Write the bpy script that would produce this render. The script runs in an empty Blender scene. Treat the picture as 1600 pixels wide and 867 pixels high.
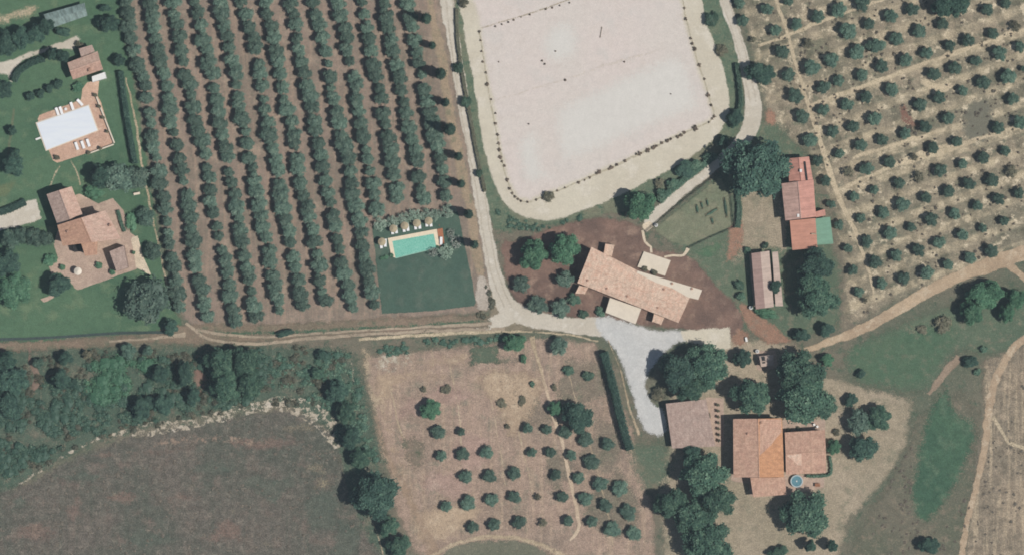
import bpy, bmesh, math, random
import numpy as np
from mathutils import Vector, noise
from mathutils.geometry import delaunay_2d_cdt

# ------------------------------------------------------------------ camera, light, exposure
S = 0.15            # metres per photo pixel (photo 1600 x 867)
H = 1200.0          # flying height
HAZE = 0.00006
SC = bpy.context.scene
COL = SC.collection
cam_d = bpy.data.cameras.new('camera'); cam = bpy.data.objects.new('camera', cam_d); COL.objects.link(cam)
cam.location = (0, 0, H); cam.rotation_euler = (0, 0, 0)
cam_d.sensor_width = 36.0; cam_d.lens = 36.0 * H / (1600 * S)
cam_d.clip_start = 10; cam_d.clip_end = 6000
SC.camera = cam
SUN_EL = math.radians(59)
SUN_AZ = (0.95, -0.30)                      # horizontal direction towards the sun
_n = math.hypot(*SUN_AZ); SUN_AZ = (SUN_AZ[0]/_n, SUN_AZ[1]/_n)
W = bpy.data.worlds.new('World'); SC.world = W; W.use_nodes = True
wn = W.node_tree; bg = wn.nodes['Background']; sky = wn.nodes.new('ShaderNodeTexSky')
sky.sky_type = 'NISHITA'; sky.sun_disc = False; sky.sun_elevation = SUN_EL
sky.sun_rotation = math.atan2(SUN_AZ[0], SUN_AZ[1]); sky.air_density = 1.0; sky.dust_density = 1.2
wn.links.new(sky.outputs[0], bg.inputs[0]); bg.inputs[1].default_value = 0.052
sl = bpy.data.lights.new('sun', 'SUN'); sl.energy = 3.9; sl.angle = math.radians(0.5); sl.color = (1, 0.955, 0.91)
so = bpy.data.objects.new('sun', sl); COL.objects.link(so)
so.rotation_euler = Vector((-SUN_AZ[0]*math.cos(SUN_EL), -SUN_AZ[1]*math.cos(SUN_EL), -math.sin(SUN_EL))).to_track_quat('-Z', 'Y').to_euler()
so.location = (200, -60, 300)
VS = SC.view_settings
VS.view_transform = 'Standard'; VS.look = 'None'; VS.exposure = 0.17; VS.gamma = 1.0; VS.use_curve_mapping = False
SC.cycles.filter_width = 1.75
SC.cycles.max_bounces = 5; SC.cycles.diffuse_bounces = 3; SC.cycles.transparent_max_bounces = 24
SC.cycles.use_denoising = True

RND = random.Random(11)
# ------------------------------------------------------------------ helpers
def P(px, py, z=0.0):
    k = S * (H - z) / H
    return Vector(((px - 800) * k, (433.5 - py) * k, z))
def lin(c):
    return tuple((v/255/12.92 if v/255 <= .04045 else ((v/255+.055)/1.055)**2.4) for v in c)
KA = 0.80
def A(r, g, b, k=1.0):                       # colour seen in sunlight -> albedo
    return tuple(min(.85, v*KA*k) for v in lin((r, g, b))) + (1,)
def link(o, parent=None):
    COL.objects.link(o)
    if parent is not None: o.parent = parent
    return o
def tag(o, label=None, cat=None, group=None, kind=None):
    if label: o['label'] = label
    if cat: o['category'] = cat
    if group: o['group'] = group
    if kind: o['kind'] = kind
    return o
def thing(name, label, cat, loc, rz=0, group=None):
    o = bpy.data.objects.new(name, None); o.empty_display_size = .3; loc = Vector(loc)
    if abs(loc.z) < 1e-6: loc.z = ground_z(loc.x/S+800, 433.5-loc.y/S)
    COL.objects.link(o); o.location = loc; o.rotation_euler = (0, 0, rz)
    return tag(o, label, cat, group)
def copy_tree(o, parent=None):
    c = o.copy(); COL.objects.link(c)
    if parent is not None: c.parent = parent
    for ch in list(o.children): copy_tree(ch, c)
    return c
ORD = ['', 'first','second','third','fourth','fifth','sixth','seventh','eighth','ninth','tenth','eleventh','twelfth','thirteenth',
 'fourteenth','fifteenth','sixteenth','seventeenth','eighteenth','nineteenth','twentieth']
for q, w in enumerate(['first','second','third','fourth','fifth','sixth','seventh','eighth','ninth']): ORD.append('twenty-' + w)
ORD.append('thirtieth')
for q, w in enumerate(['first','second','third','fourth','fifth']): ORD.append('thirty-' + w)

class MB:
    """collects faces, becomes ONE mesh object"""
    def __init__(s): s.v = []; s.f = []; s.m = []; s.uv = []
    def poly(s, pts, m=0, uv=None):
        i = len(s.v); s.v += [tuple(p) for p in pts]; s.f.append(tuple(range(i, i+len(pts)))); s.m.append(m)
        s.uv.append(uv if uv else [(p[0], p[1]) for p in pts])
    def prism(s, pts, z0, z1, m=0):           # vertical prism over a polygon (counter-clockwise xy); z1 may be a list
        n = len(pts); t = z1 if isinstance(z1, (list, tuple)) else [z1]*n
        a = [(p[0], p[1], z0) for p in pts]; b = [(p[0], p[1], t[i]) for i, p in enumerate(pts)]
        s.poly(b, m); s.poly(a[::-1], m)
        for i in range(n):
            j = (i+1) % n
            L = math.hypot(pts[j][0]-pts[i][0], pts[j][1]-pts[i][1])
            s.poly([a[i], a[j], b[j], b[i]], m, [(0, z0), (L, z0), (L, t[j]), (0, t[i])])
    def box(s, c, d, rz=0, m=0):
        co, si = math.cos(rz), math.sin(rz); x, y = d[0]/2, d[1]/2
        pts = [(c[0]+u*co-v*si, c[1]+u*si+v*co) for u, v in ((-x,-y),(x,-y),(x,y),(-x,y))]
        s.prism(pts, c[2]-d[2]/2, c[2]+d[2]/2, m)
    def tube(s, p0, p1, r0, r1=None, n=8, m=0):
        r1 = r0 if r1 is None else r1
        p0, p1 = Vector(p0), Vector(p1); ax = (p1-p0).normalized()
        u = ax.orthogonal().normalized(); v = ax.cross(u)
        a = [p0+(u*math.cos(t)+v*math.sin(t))*r0 for t in [i*2*math.pi/n for i in range(n)]]
        b = [p1+(u*math.cos(t)+v*math.sin(t))*r1 for t in [i*2*math.pi/n for i in range(n)]]
        for i in range(n): s.poly([a[i], a[(i+1) % n], b[(i+1) % n], b[i]], m)
        s.poly(a[::-1], m); s.poly(b, m)
    def lathe(s, prof, c=(0,0,0), n=16, m=0):
        for k in range(len(prof)-1):
            (r0, z0), (r1, z1) = prof[k], prof[k+1]
            for i in range(n):
                t0, t1 = i*2*math.pi/n, (i+1)*2*math.pi/n
                q = [(c[0]+r*math.cos(t), c[1]+r*math.sin(t), c[2]+z) for r, z, t in ((r0,z0,t0),(r0,z0,t1),(r1,z1,t1),(r1,z1,t0))]
                if r0 < 1e-6: q = q[1:]
                elif r1 < 1e-6: q = q[:3]
                s.poly(q, m)
    def mesh(s, name, mats):
        me = bpy.data.meshes.new(name); me.from_pydata(s.v, [], s.f)
        for m in (mats if isinstance(mats, (list, tuple)) else [mats]): me.materials.append(m)
        me.polygons.foreach_set('material_index', s.m)
        ul = me.uv_layers.new(name='UVMap'); flat = [c for f in s.uv for p in f for c in p]
        ul.data.foreach_set('uv', flat)
        bm = bmesh.new(); bm.from_mesh(me); bmesh.ops.remove_doubles(bm, verts=bm.verts, dist=1e-5); bmesh.ops.recalc_face_normals(bm, faces=bm.faces); bm.to_mesh(me); bm.free()
        return me
    def build(s, name, mats, parent=None, loc=None):
        o = link(bpy.data.objects.new(name, s.mesh(name, mats)), parent)
        if loc is not None: o.location = loc
        return o

# ------------------------------------------------------------------ materials
class NT:
    def __init__(s, name):
        s.mat = bpy.data.materials.new(name); s.mat.use_nodes = True
        s.t = s.mat.node_tree; s.b = s.t.nodes['Principled BSDF']; s.o = s.t.nodes['Material Output']
        s.b.inputs['Roughness'].default_value = .9
        s.b.inputs['Specular IOR Level'].default_value = .15
    def n(s, typ, **kw):
        d = s.t.nodes.new(typ)
        for k, v in kw.items(): setattr(d, k, v)
        return d
    def l(s, a, b): s.t.links.new(a, b)
    def val(s, sock, v):
        if isinstance(v, bpy.types.NodeSocket): s.l(v, sock)
        else: sock.default_value = v
    def noise(s, vec, scale, detail=4, rough=.6, dist=0.0):
        d = s.n('ShaderNodeTexNoise'); s.l(vec, d.inputs['Vector']); d.inputs['Scale'].default_value = scale
        d.inputs['Detail'].default_value = detail; d.inputs['Roughness'].default_value = rough; d.inputs['Distortion'].default_value = dist
        return d.outputs['Fac']
    def ramp(s, f, lo, hi, a=0.0, b=1.0):
        d = s.n('ShaderNodeMapRange', interpolation_type='SMOOTHSTEP'); s.val(d.inputs[0], f)
        d.inputs[1].default_value = lo; d.inputs[2].default_value = hi; d.inputs[3].default_value = a; d.inputs[4].default_value = b
        return d.outputs[0]
    def mix(s, f, a, b, blend='MIX'):
        d = s.n('ShaderNodeMix', data_type='RGBA', blend_type=blend); s.val(d.inputs[0], f); s.val(d.inputs[6], a); s.val(d.inputs[7], b)
        return d.outputs[2]
    def math(s, op, a, b=0.0):
        d = s.n('ShaderNodeMath', operation=op); s.val(d.inputs[0], a); s.val(d.inputs[1], b); return d.outputs[0]
    def obj(s): return s.n('ShaderNodeTexCoord').outputs['Object']
    def rot(s, vec, ang, scale=(1,1,1)):
        d = s.n('ShaderNodeMapping'); s.l(vec, d.inputs[0]); d.inputs['Rotation'].default_value = (0,0,ang); d.inputs['Scale'].default_value = scale
        return d.outputs[0]
    def bump(s, h, strength, dist=.1):
        d = s.n('ShaderNodeBump'); s.val(d.inputs['Height'], h); d.inputs['Strength'].default_value = strength; d.inputs['Distance'].default_value = dist
        s.l(d.outputs[0], s.b.inputs['Normal'])

def mat_ground(name, base, alt, fine=None, speck=None, speck_amt=.0, big=.05, med=.45, edge=1.0, ragged=1.2, alpha=1.0,
               holes=0.0, bands=(), bump=.5, streak=None, speck_scale=1.6, grain=1.0):
    """base/alt broad patches, 'fine' = third colour in smaller clumps, speck = small marks, bands = (angle, period, colour, amount)"""
    m = NT(name); v = m.obj()
    f1 = m.noise(v, big, 5, .62); f2 = m.noise(v, med, 5, .65); f3 = m.noise(v, 3.2, 4, .7)
    c = m.mix(m.ramp(f1, .36, .64), base, alt)
    if fine: c = m.mix(m.ramp(f2, .50, .68), c, fine)
    for ang, per, colr, amt in bands:
        w = m.n('ShaderNodeTexWave'); m.l(m.rot(v, ang), w.inputs[0]); w.inputs['Scale'].default_value = .314/per   # period in m
        w.inputs['Distortion'].default_value = 1.3; w.inputs['Detail'].default_value = 3; w.inputs['Detail Scale'].default_value = .6
        c = m.mix(m.math('MULTIPLY', m.math('MULTIPLY', m.ramp(w.outputs['Fac'], .45, .95), m.ramp(f2, .35, .6)), amt), c, colr)
    if streak:
        ang, colr, amt = streak
        st = m.noise(m.rot(v, ang, (1, .06, 1)), .9, 4, .6)
        c = m.mix(m.math('MULTIPLY', m.ramp(st, .45, .7), amt), c, colr)
    if speck:
        sp = m.noise(v, speck_scale, 5, .72)
        c = m.mix(m.math('MULTIPLY', m.ramp(sp, .53, .66), speck_amt), c, speck)
    # small tonal grain of soil and stems
    g = m.ramp(f3, .3, .7, 1-.20*grain, 1+.18*grain)
    g2 = m.ramp(m.noise(v, .62, 5, .75), .3, .7, 1-.12*grain, 1+.11*grain)
    hv = m.n('ShaderNodeVectorMath', operation='SCALE'); m.l(c, hv.inputs[0]); m.l(m.math('MULTIPLY', g, g2), hv.inputs['Scale'])
    m.l(hv.outputs[0], m.b.inputs['Base Color'])
    m.bump(m.math('ADD', f3, f2), bump, .12)
    if edge is not None:
        at = m.n('ShaderNodeAttribute', attribute_name='edge')
        # every point is either this sheet or the one below (crumbling edge, no half-transparent film)
        nz = m.math('SUBTRACT', m.noise(v, .8, 5, .7), .42)
        n2 = m.math('SUBTRACT', m.noise(v, 6.0, 3, .7), .5)
        e = m.math('ADD', at.outputs['Fac'], m.math('MULTIPLY', nz, -ragged*2))
        e = m.math('ADD', e, m.math('MULTIPLY', n2, edge*3.2))
        al = m.math('GREATER_THAN', e, edge*.45)
        if holes: al = m.math('MULTIPLY', al, m.math('GREATER_THAN', m.noise(v, .55, 6, .78), holes))
        if alpha < 1: al = m.math('MULTIPLY', al, m.math('GREATER_THAN', m.noise(v, 2.2, 5, .8), .5-(alpha-.5)*.30))
        m.l(al, m.b.inputs['Alpha'])
    return m.mat

def mat_plain(name, col, var=.12, scale=2.0, rough=.8, spec=.2, bump=.2, metallic=0):
    m = NT(name); v = m.obj(); f = m.noise(v, scale, 5, .65)
    d = tuple(x*(1-var) for x in col[:3])+(1,); e = tuple(min(.9, x*(1+var)) for x in col[:3])+(1,)
    m.l(m.mix(m.ramp(f, .3, .7), d, e), m.b.inputs['Base Color'])
    m.b.inputs['Roughness'].default_value = rough; m.b.inputs['Specular IOR Level'].default_value = spec; m.b.inputs['Metallic'].default_value = metallic
    if bump: m.bump(f, bump, .03)
    return m.mat

def mat_tiles(name, c1, c2, c3, spots, moss=.25, rows=.28):
    """clay tile roof; UV u runs along the eave, v down the slope, metres"""
    m = NT(name); uv = m.n('ShaderNodeTexCoord').outputs['UV']; ob = m.obj()
    br = m.n('ShaderNodeTexBrick'); m.l(uv, br.inputs['Vector'])
    br.inputs['Color1'].default_value = c1; br.inputs['Color2'].default_value = c2; br.inputs['Mortar'].default_value = tuple(x*.45 for x in c1[:3])+(1,)
    br.inputs['Scale'].default_value = 1.0; br.inputs['Brick Width'].default_value = .24; br.inputs['Row Height'].default_value = .40
    br.inputs['Mortar Size'].default_value = .02; br.inputs['Bias'].default_value = 0
    f1 = m.noise(ob, .45, 5, .7); f2 = m.noise(ob, 2.6, 5, .75)
    c = m.mix(m.ramp(f1, .38, .62), br.outputs['Color'], c3)
    c = m.mix(m.ramp(f2, .44, .62, 0, .85), c, c2)
    c = m.mix(m.ramp(m.noise(ob, 1.7, 5, .8), .56, .70, 0, moss), c, spots)
    st = m.noise(m.rot(uv, 0, (3.0, .35, 1)), 1.0, 4, .7)
    c = m.mix(m.ramp(st, .52, .75, 0, .35), c, tuple(x*.6 for x in c1[:3])+(1,))
    hv = m.n('ShaderNodeVectorMath', operation='SCALE'); m.l(c, hv.inputs[0]); m.l(m.ramp(m.noise(m.rot(uv, 0, (1,.5,1)), 1.3, 5, .75), .3, .7, .80, 1.18), hv.inputs['Scale'])
    m.l(hv.outputs[0], m.b.inputs['Base Color'])
    w = m.n('ShaderNodeTexWave'); m.l(uv, w.inputs[0]); w.inputs['Scale'].default_value = 1.31
    m.bump(m.math('ADD', w.outputs['Fac'], m.math('MULTIPLY', br.outputs['Fac'], -.6)), .5, .06)
    m.b.inputs['Roughness'].default_value = .85
    return m.mat

def mat_sheet(name, col, var):
    m = NT(name); uv = m.n('ShaderNodeTexCoord').outputs['UV']; ob = m.obj()
    st = m.noise(m.rot(uv, 0, (1.6,.12,1)), 1.0, 5, .75); bl = m.noise(ob, .7, 5, .75)
    lo = tuple(x*(1-2.2*var) for x in col[:3])+(1,); hi = tuple(min(.9, x*(1+1.6*var)) for x in col[:3])+(1,)
    c = m.mix(m.ramp(m.math('ADD', m.math('MULTIPLY', st, .6), m.math('MULTIPLY', bl, .4)), .38, .62), lo, hi)
    c = m.mix(m.ramp(m.noise(ob, 2.4, 5, .8), .60, .72, 0, .4), c, A(150,136,122))
    m.l(c, m.b.inputs['Base Color']); m.b.inputs['Roughness'].default_value = .6
    w = m.n('ShaderNodeTexWave'); m.l(uv, w.inputs[0]); w.inputs['Scale'].default_value = 1.6; m.bump(w.outputs['Fac'], .3, .04)
    return m.mat

def mat_leaf(name, c_dark, c_mid, c_light, hue_var=.25):
    m = NT(name); at = m.n('ShaderNodeAttribute', attribute_name='tint')
    oi = m.n('ShaderNodeObjectInfo').outputs['Random']
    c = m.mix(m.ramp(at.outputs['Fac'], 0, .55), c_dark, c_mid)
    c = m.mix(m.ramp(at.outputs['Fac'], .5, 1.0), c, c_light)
    sc = m.n('ShaderNodeVectorMath', operation='SCALE'); m.l(c, sc.inputs[0])
    m.l(m.ramp(oi, 0, 1, 1-hue_var, 1+hue_var), sc.inputs['Scale'])
    m.l(sc.outputs[0], m.b.inputs['Base Color'])
    m.b.inputs['Roughness'].default_value = .6; m.b.inputs['Specular IOR Level'].default_value = .25
    return m.mat

def leafcol(r, g, b): return A(r, g, b, 1.0)
M = {}
M['olive'] = mat_leaf('olive_leaf', leafcol(68,90,78), leafcol(94,118,102), leafcol(132,150,130), .25)
M['orch'] = mat_leaf('orchard_leaf', leafcol(60,84,72), leafcol(84,110,94), leafcol(116,138,116), .28)
M['oak'] = mat_leaf('oak_leaf', leafcol(50,80,66), leafcol(74,106,86), leafcol(110,138,112), .15)
M['dark'] = mat_leaf('dark_leaf', leafcol(44,70,62), leafcol(64,94,80), leafcol(92,122,102), .15)
M['bright'] = mat_leaf('bright_leaf', leafcol(60,96,72), leafcol(82,124,94), leafcol(112,148,114), .12)
M['cyp'] = mat_leaf('cypress_leaf', leafcol(40,64,54), leafcol(56,84,70), leafcol(84,108,88), .15)
M['scrub'] = mat_leaf('scrub_leaf', leafcol(58,84,70), leafcol(82,112,92), leafcol(118,138,114), .3)
M['silver'] = mat_leaf('silver_leaf', leafcol(112,134,116), leafcol(140,160,140), leafcol(176,190,170), .12)
M['pinkish'] = mat_leaf('grey_leaf', leafcol(120,130,120), leafcol(146,152,140), leafcol(180,176,168), .1)
M['dry'] = mat_leaf('dry_leaf', leafcol(86,90,74), leafcol(112,110,90), leafcol(140,132,108), .25)
M['weed'] = mat_leaf('weed_leaf', leafcol(92,80,70), leafcol(116,102,88), leafcol(146,130,112), .3)
M['stubble'] = mat_leaf('stubble_leaf', leafcol(96,90,78), leafcol(122,112,98), leafcol(152,140,122), .3)
M['bark'] = mat_plain('bark', A(105,88,74), .3, 6, .95)
M['hole'] = mat_plain('leaf_shade', leafcol(40,60,50), .2, 3)

# ------------------------------------------------------------------ ground sheets
def catmull(pts, step, closed=True):
    out = []; n = len(pts); rng = range(n) if closed else range(n-1)
    for i in rng:
        if closed: a, b, c, d = [np.array(pts[(i+k) % n], float) for k in (-1,0,1,2)]
        else: a, b, c, d = [np.array(pts[min(max(i+k,0),n-1)], float) for k in (-1,0,1,2)]
        k = max(1, int(np.hypot(*(c-b)[:2])/step))
        for j in range(k):
            t = j/k; out.append(.5*((2*b)+(-a+c)*t+(2*a-5*b+4*c-d)*t*t+(-a+3*b-3*c+d)*t**3))
    if not closed: out.append(np.array(pts[-1], float))
    return out
def linear(pts, step, closed=True):
    out = []; n = len(pts)
    for i in range(n if closed else n-1):
        b, c = np.array(pts[i], float), np.array(pts[(i+1) % n], float); k = max(1, int(np.hypot(*(c-b)[:2])/step))
        for j in range(k): out.append(b+(c-b)*j/k)
    return out
SHEETS = []                     # (outline in photo pixels, height) of every sheet laid so far
def pin(x, y, o):
    a = o; b = np.roll(o, -1, 0); c = (a[:,1] > y) != (b[:,1] > y)
    with np.errstate(divide='ignore', invalid='ignore'): xi = (b[:,0]-a[:,0])*(y-a[:,1])/(b[:,1]-a[:,1])+a[:,0]
    return bool(np.sum(c & (x < xi)) % 2)
def ground_z(px, py):
    return max([z for o, z in SHEETS if pin(px, py, o)] or [0.0])
def patch(name, pts, mat, smooth=True, jit=1.5, step=4.0, grid=6.0, z=None, freq=.06, full=1.0):
    """one flat sheet on the ground, outline in photo pixels, with an 'edge' attribute (metres from its outline)"""
    o = (catmull if smooth else linear)(pts, step)
    o = np.array([p[:2] for p in o]); b0, b1 = o.min(0)-4, o.max(0)+4
    if z is None:                # 5 mm above every sheet it lies over
        z = 0.005
        for q, zq in SHEETS:
            if zq+.005 > z and (q.min(0) < b1).all() and (q.max(0) > b0).all():
                if any(pin(p[0]+dx, p[1]+dy, q) for p in o[::2] for dx, dy in ((0,0),(5,0),(-5,0),(0,5),(0,-5))) or any(pin(p[0], p[1], o) for p in q[::2]): z = zq+.005
    SHEETS.append((o, z)); seedz = len(SHEETS)*.012
    if jit:
        d = np.array([[noise.noise(Vector((p[0]*freq, p[1]*freq, 3.1+seedz*50))), noise.noise(Vector((p[0]*freq, p[1]*freq, 9.7+seedz*50)))] for p in o])
        d2 = np.array([[noise.noise(Vector((p[0]*.3, p[1]*.3, 1.1+seedz*50))), noise.noise(Vector((p[0]*.3, p[1]*.3, 5.7+seedz*50)))] for p in o])
        o = o + d*jit*1.6 + d2*jit*.5
    x0, y0 = o.min(0); x1, y1 = o.max(0)
    gx, gy = np.meshgrid(np.arange(x0+grid*.5, x1, grid), np.arange(y0+grid*.5, y1, grid)); g = np.stack([gx.ravel(), gy.ravel()], 1)
    a = o; b = np.roll(o, -1, 0)
    inside = np.zeros(len(g), bool); dist = np.full(len(g), 1e9)
    for i in range(len(a)):
        (ax, ay), (bx, by) = a[i], b[i]
        if ay != by:
            cr = ((ay > g[:,1]) != (by > g[:,1])) & (g[:,0] < (bx-ax)*(g[:,1]-ay)/(by-ay)+ax); inside ^= cr
        ab = b[i]-a[i]; L = max(1e-9, ab@ab); t = np.clip(((g-a[i])@ab)/L, 0, 1)
        dist = np.minimum(dist, np.hypot(*(g-(a[i]+t[:,None]*ab)).T))
    keep = inside & (dist > grid*.35); g = g[keep]; dist = dist[keep]
    co = np.concatenate([o, g]); ed = np.concatenate([np.zeros(len(o)), dist*S*full])
    vs = [Vector(((p[0]-800)*S, (433.5-p[1])*S)) for p in co]
    n = len(o)
    r = delaunay_2d_cdt(vs, [], [list(range(n))[::-1]], 1, 1e-5)
    V, F, OV = r[0], r[2], r[3]
    me = bpy.data.meshes.new(name); me.from_pydata([(p.x, p.y, z) for p in V], [], F)
    at = me.attributes.new('edge', 'FLOAT', 'POINT')
    at.data.foreach_set('value', [float(max(ed[k] for k in ov)) if ov else 0.0 for ov in OV])
    me.materials.append(mat)
    bm = bmesh.new(); bm.from_mesh(me)
    for f in bm.faces:
        if f.normal.z < 0: f.normal_flip()
    bm.to_mesh(me); bm.free()
    return tag(link(bpy.data.objects.new(name, me)), kind='structure')
def strip(name, pts, mat, jit=1.0, grid=None, step=5.0, z=None):
    """pts = (x, y, width) centre line in photo pixels"""
    c = catmull(pts, step, False); L, R = [], []
    for i, p in enumerate(c):
        t = c[min(i+1, len(c)-1)][:2]-c[max(i-1, 0)][:2]; t = t/max(1e-9, np.hypot(*t)); nn = np.array([-t[1], t[0]])
        L.append(p[:2]+nn*p[2]/2); R.append(p[:2]-nn*p[2]/2)
    w = min(p[2] for p in pts)
    return patch(name, L+R[::-1], mat, False, jit, step, grid or max(1.4, w/4), z, full=max(1.0, 1.7/(w*S/2)))

G_base = mat_ground('rough_ground', A(122,114,98), A(98,104,86), A(84,98,80), A(150,140,118), .35, edge=None, big=.03)
mb = MB(); mb.poly([(-2500,-2500,0),(2500,-2500,0),(2500,2500,0),(-2500,2500,0)]); tag(mb.build('ground', G_base), kind='structure')

ROWANG = math.atan2(86, 490)
G_grove = mat_ground('grove_soil', A(150,132,118), A(132,120,106), A(164,146,128), A(106,112,94), .65, big=.07, med=.22, edge=1.5, ragged=1.5, streak=(-ROWANG, A(172,148,128), .6))
G_lawn = mat_ground('lawn_grass', A(88,116,88), A(72,102,78), A(106,126,96), A(66,94,74), .35, edge=1.2, ragged=1.5, bump=.3, big=.05, med=.2, grain=.9)
G_poollawn = mat_ground('mown_grass', A(80,102,87), A(72,95,82), A(92,106,92), A(98,106,92), .25, edge=.2, ragged=.3, bump=.25, med=.22, big=.09, grain=.8, speck_scale=.3)
G_orch = mat_ground('orchard_soil', A(154,142,121), A(128,123,104), A(112,113,94), A(214,199,170), .9, big=.06, med=.35, edge=1.5, ragged=2, grain=1.7, speck_scale=.42,
                    bands=((math.radians(90-20), 5.2, A(202,186,156), .75), (math.radians(-18), 5.0, A(100,96,80), .55)))
G_low = mat_ground('field_soil', A(168,145,128), A(150,132,116), A(138,128,111), A(190,169,149), .4, big=.06, med=.25, edge=1.5, ragged=1.5, streak=(math.radians(-12), A(184,162,138), .6), grain=1.7, speck_scale=.7)
G_rough = mat_ground('fallow_soil', A(108,101,91), A(94,95,84), A(116,105,94), A(140,131,117), .5, big=.06, med=.22, edge=1.5, ragged=2.5, speck_scale=.5, grain=2.2, streak=(math.radians(-20), A(80,86,74), .35))
G_mulch = mat_ground('bare_soil', A(138,112,98), A(112,92,82), A(150,126,110), A(100,82,74), .5, edge=1.0, ragged=1.3, big=.12, med=.3)
G_red = mat_ground('red_soil', A(164,128,106), A(152,120,100), A(148,126,108), None, 0, edge=1.0, ragged=1.2, alpha=.85)
G_yard = mat_ground('yard_dirt', A(170,156,134), A(154,143,121), A(140,134,113), A(184,169,146), .35, edge=1.5, ragged=2, big=.06, med=.25, grain=1.3)
G_track = mat_ground('track_gravel', A(206,198,182), A(196,187,170), A(214,207,193), None, 0, edge=.5, ragged=.6, big=.08, bump=.15, grain=.45)
G_rut = mat_ground('wheel_rut', A(180,164,142), A(160,146,126), None, A(140,126,106), .4, edge=.5, ragged=.7, holes=.42)
G_dirt = mat_ground('dirt_road', A(190,168,140), A(174,152,126), A(200,182,156), A(150,134,112), .35, edge=.7, ragged=.9)
G_sand = mat_ground('arena_track_sand', A(208,200,180), A(202,193,173), A(214,206,189), None, 0, edge=.5, ragged=.6, big=.08, bump=.1, grain=.4, med=.2)
G_arena = mat_ground('arena_sand', A(212,203,193), A(215,203,194), A(209,201,192), A(202,190,177), .25, edge=1.2, ragged=.7, big=.06, med=.12, bump=.1, grain=.4, speck_scale=.25)
G_arena2 = mat_ground('raked_sand', A(215,211,202), A(212,208,199), A(217,213,204), None, 0, edge=4.0, ragged=2.0, big=.06, bump=.08, grain=.25, streak=(math.radians(-70), A(216,212,203), .6))
G_gravel = mat_ground('pale_gravel', A(203,202,197), A(196,196,192), A(208,207,202), A(184,182,174), .2, edge=1.0, ragged=1.0, bump=.12, grain=.5, big=.1, speck_scale=.5)
G_verge = mat_ground('verge_grass', A(96,114,92), A(124,124,102), A(82,104,84), A(146,140,116), .4, edge=1.2, ragged=1.6)
G_olivegrass = mat_ground('kitchen_garden_grass', A(128,130,106), A(114,122,98), A(140,138,114), A(98,112,90), .4, edge=.4, ragged=.4)
G_green = mat_ground('meadow_grass', A(76,104,80), A(67,96,75), A(92,114,90), A(62,88,70), .4, edge=2.2, ragged=2.2, med=.25, speck_scale=.7, grain=1.4)
G_meadow2 = mat_ground('thin_grass', A(100,114,92), A(90,106,86), A(124,122,102), A(140,132,112), .25, edge=2, ragged=2.5)
G_chalk = mat_ground('chalk_rubble', A(198,187,166), A(172,160,140), A(208,198,181), A(122,114,98), .5, edge=1.2, ragged=1.8, holes=.52)
G_straw = mat_ground('straw_soil', A(194,175,147), A(180,162,134), A(202,186,158), None, 0, edge=1.6, ragged=1.4, alpha=.7)
G_plough = mat_ground('ploughed_soil', A(150,135,115), A(130,120,103), A(166,150,128), A(108,102,88), .65, edge=1.5, ragged=2, streak=(math.radians(-35), A(192,174,146), .75), grain=1.9, med=.3, speck_scale=.8)
G_pale = mat_ground('pale_strip', A(206,190,160), A(192,176,148), A(178,164,136), None, 0, edge=1.0, ragged=1.0, alpha=.75)
G_scrub = mat_ground('scrub_ground', A(86,100,84), A(76,94,78), A(112,110,94), A(138,128,110), .35, edge=2, ragged=3, med=.2, grain=1.6)
G_terr = mat_ground('terracotta_paving', A(206,172,148), A(196,160,138), A(214,184,160), A(180,150,130), .3, edge=.15, ragged=.1, bump=.2)
G_patio = mat_ground('patio_paving', A(188,164,146), A(174,152,136), A(196,174,154), A(156,140,122), .3, edge=.15, ragged=.2, bump=.3)
G_pavelight = mat_ground('pale_paving', A(214,198,172), A(206,190,166), A(220,206,182), None, 0, edge=.12, ragged=.1, bump=.2)

# --- fields
patch('lawn', [(-120,-120),(150,-120),(205,80),(235,250),(262,430),(292,520),(240,528),(120,532),(-120,540)], G_lawn, True, 2, 8, 14)
patch('field', [(178,-120),(720,-120),(735,60),(765,250),(770,380),(775,492),(660,500),(600,515),(420,530),(300,530),(270,470),(240,300),(210,120)], G_grove, False, 2, 8, 12)
patch('field', [(1130,-120),(1165,60),(1190,170),(1210,215),(1255,235),(1300,330),(1315,430),(1310,522),(1400,478),(1500,430),(1580,395),(1720,360),(1720,-120)], G_orch, False, 2, 8, 12)
patch('scrubland', [(-120,545),(200,535),(540,535),(565,560),(600,700),(620,930),(540,930),(520,720),(440,640),(330,655),(150,700),(-120,830)], G_scrub, True, 3, 8, 12)
patch('field', [(560,552),(640,545),(830,522),(935,530),(965,600),(1000,690),(1020,760),(1040,960),(700,960),(640,860),(612,790),(590,680),(570,610)], G_low, False, 2, 8, 12)
patch('field', [(-120,800),(30,752),(100,715),(190,680),(330,652),(440,634),(505,655),(535,700),(548,760),(575,830),(620,960),(-120,960)], G_rough, True, 3, 8, 12)
patch('yard', [(1140,520),(1240,530),(1300,585),(1430,620),(1425,690),(1395,745),(1330,815),(1290,960),(1030,960),(1030,800),(1010,730),(1040,690),(1040,640),(1040,560)], G_yard, False, 3, 8, 12)
patch('yard', [(1140,180),(1215,180),(1260,230),(1320,420),(1320,515),(1240,540),(1150,520),(1120,470),(1060,400),(1010,360),(1120,260)], G_meadow2, False, 2, 6, 10)
patch('bare_ground', [(1130,425),(1150,380),(1150,330),(1155,300),(1222,290),(1235,390),(1185,395)], G_yard, True, 2, 6, 8)
patch('bare_ground', [(780,352),(800,372),(880,345),(930,335),(1000,350),(1020,385),(1080,398),(1120,440),(1165,490),(1150,530),(1075,520),(930,505),(850,495),(805,478),(785,430)], G_mulch, True, 2, 6, 9)
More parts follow.
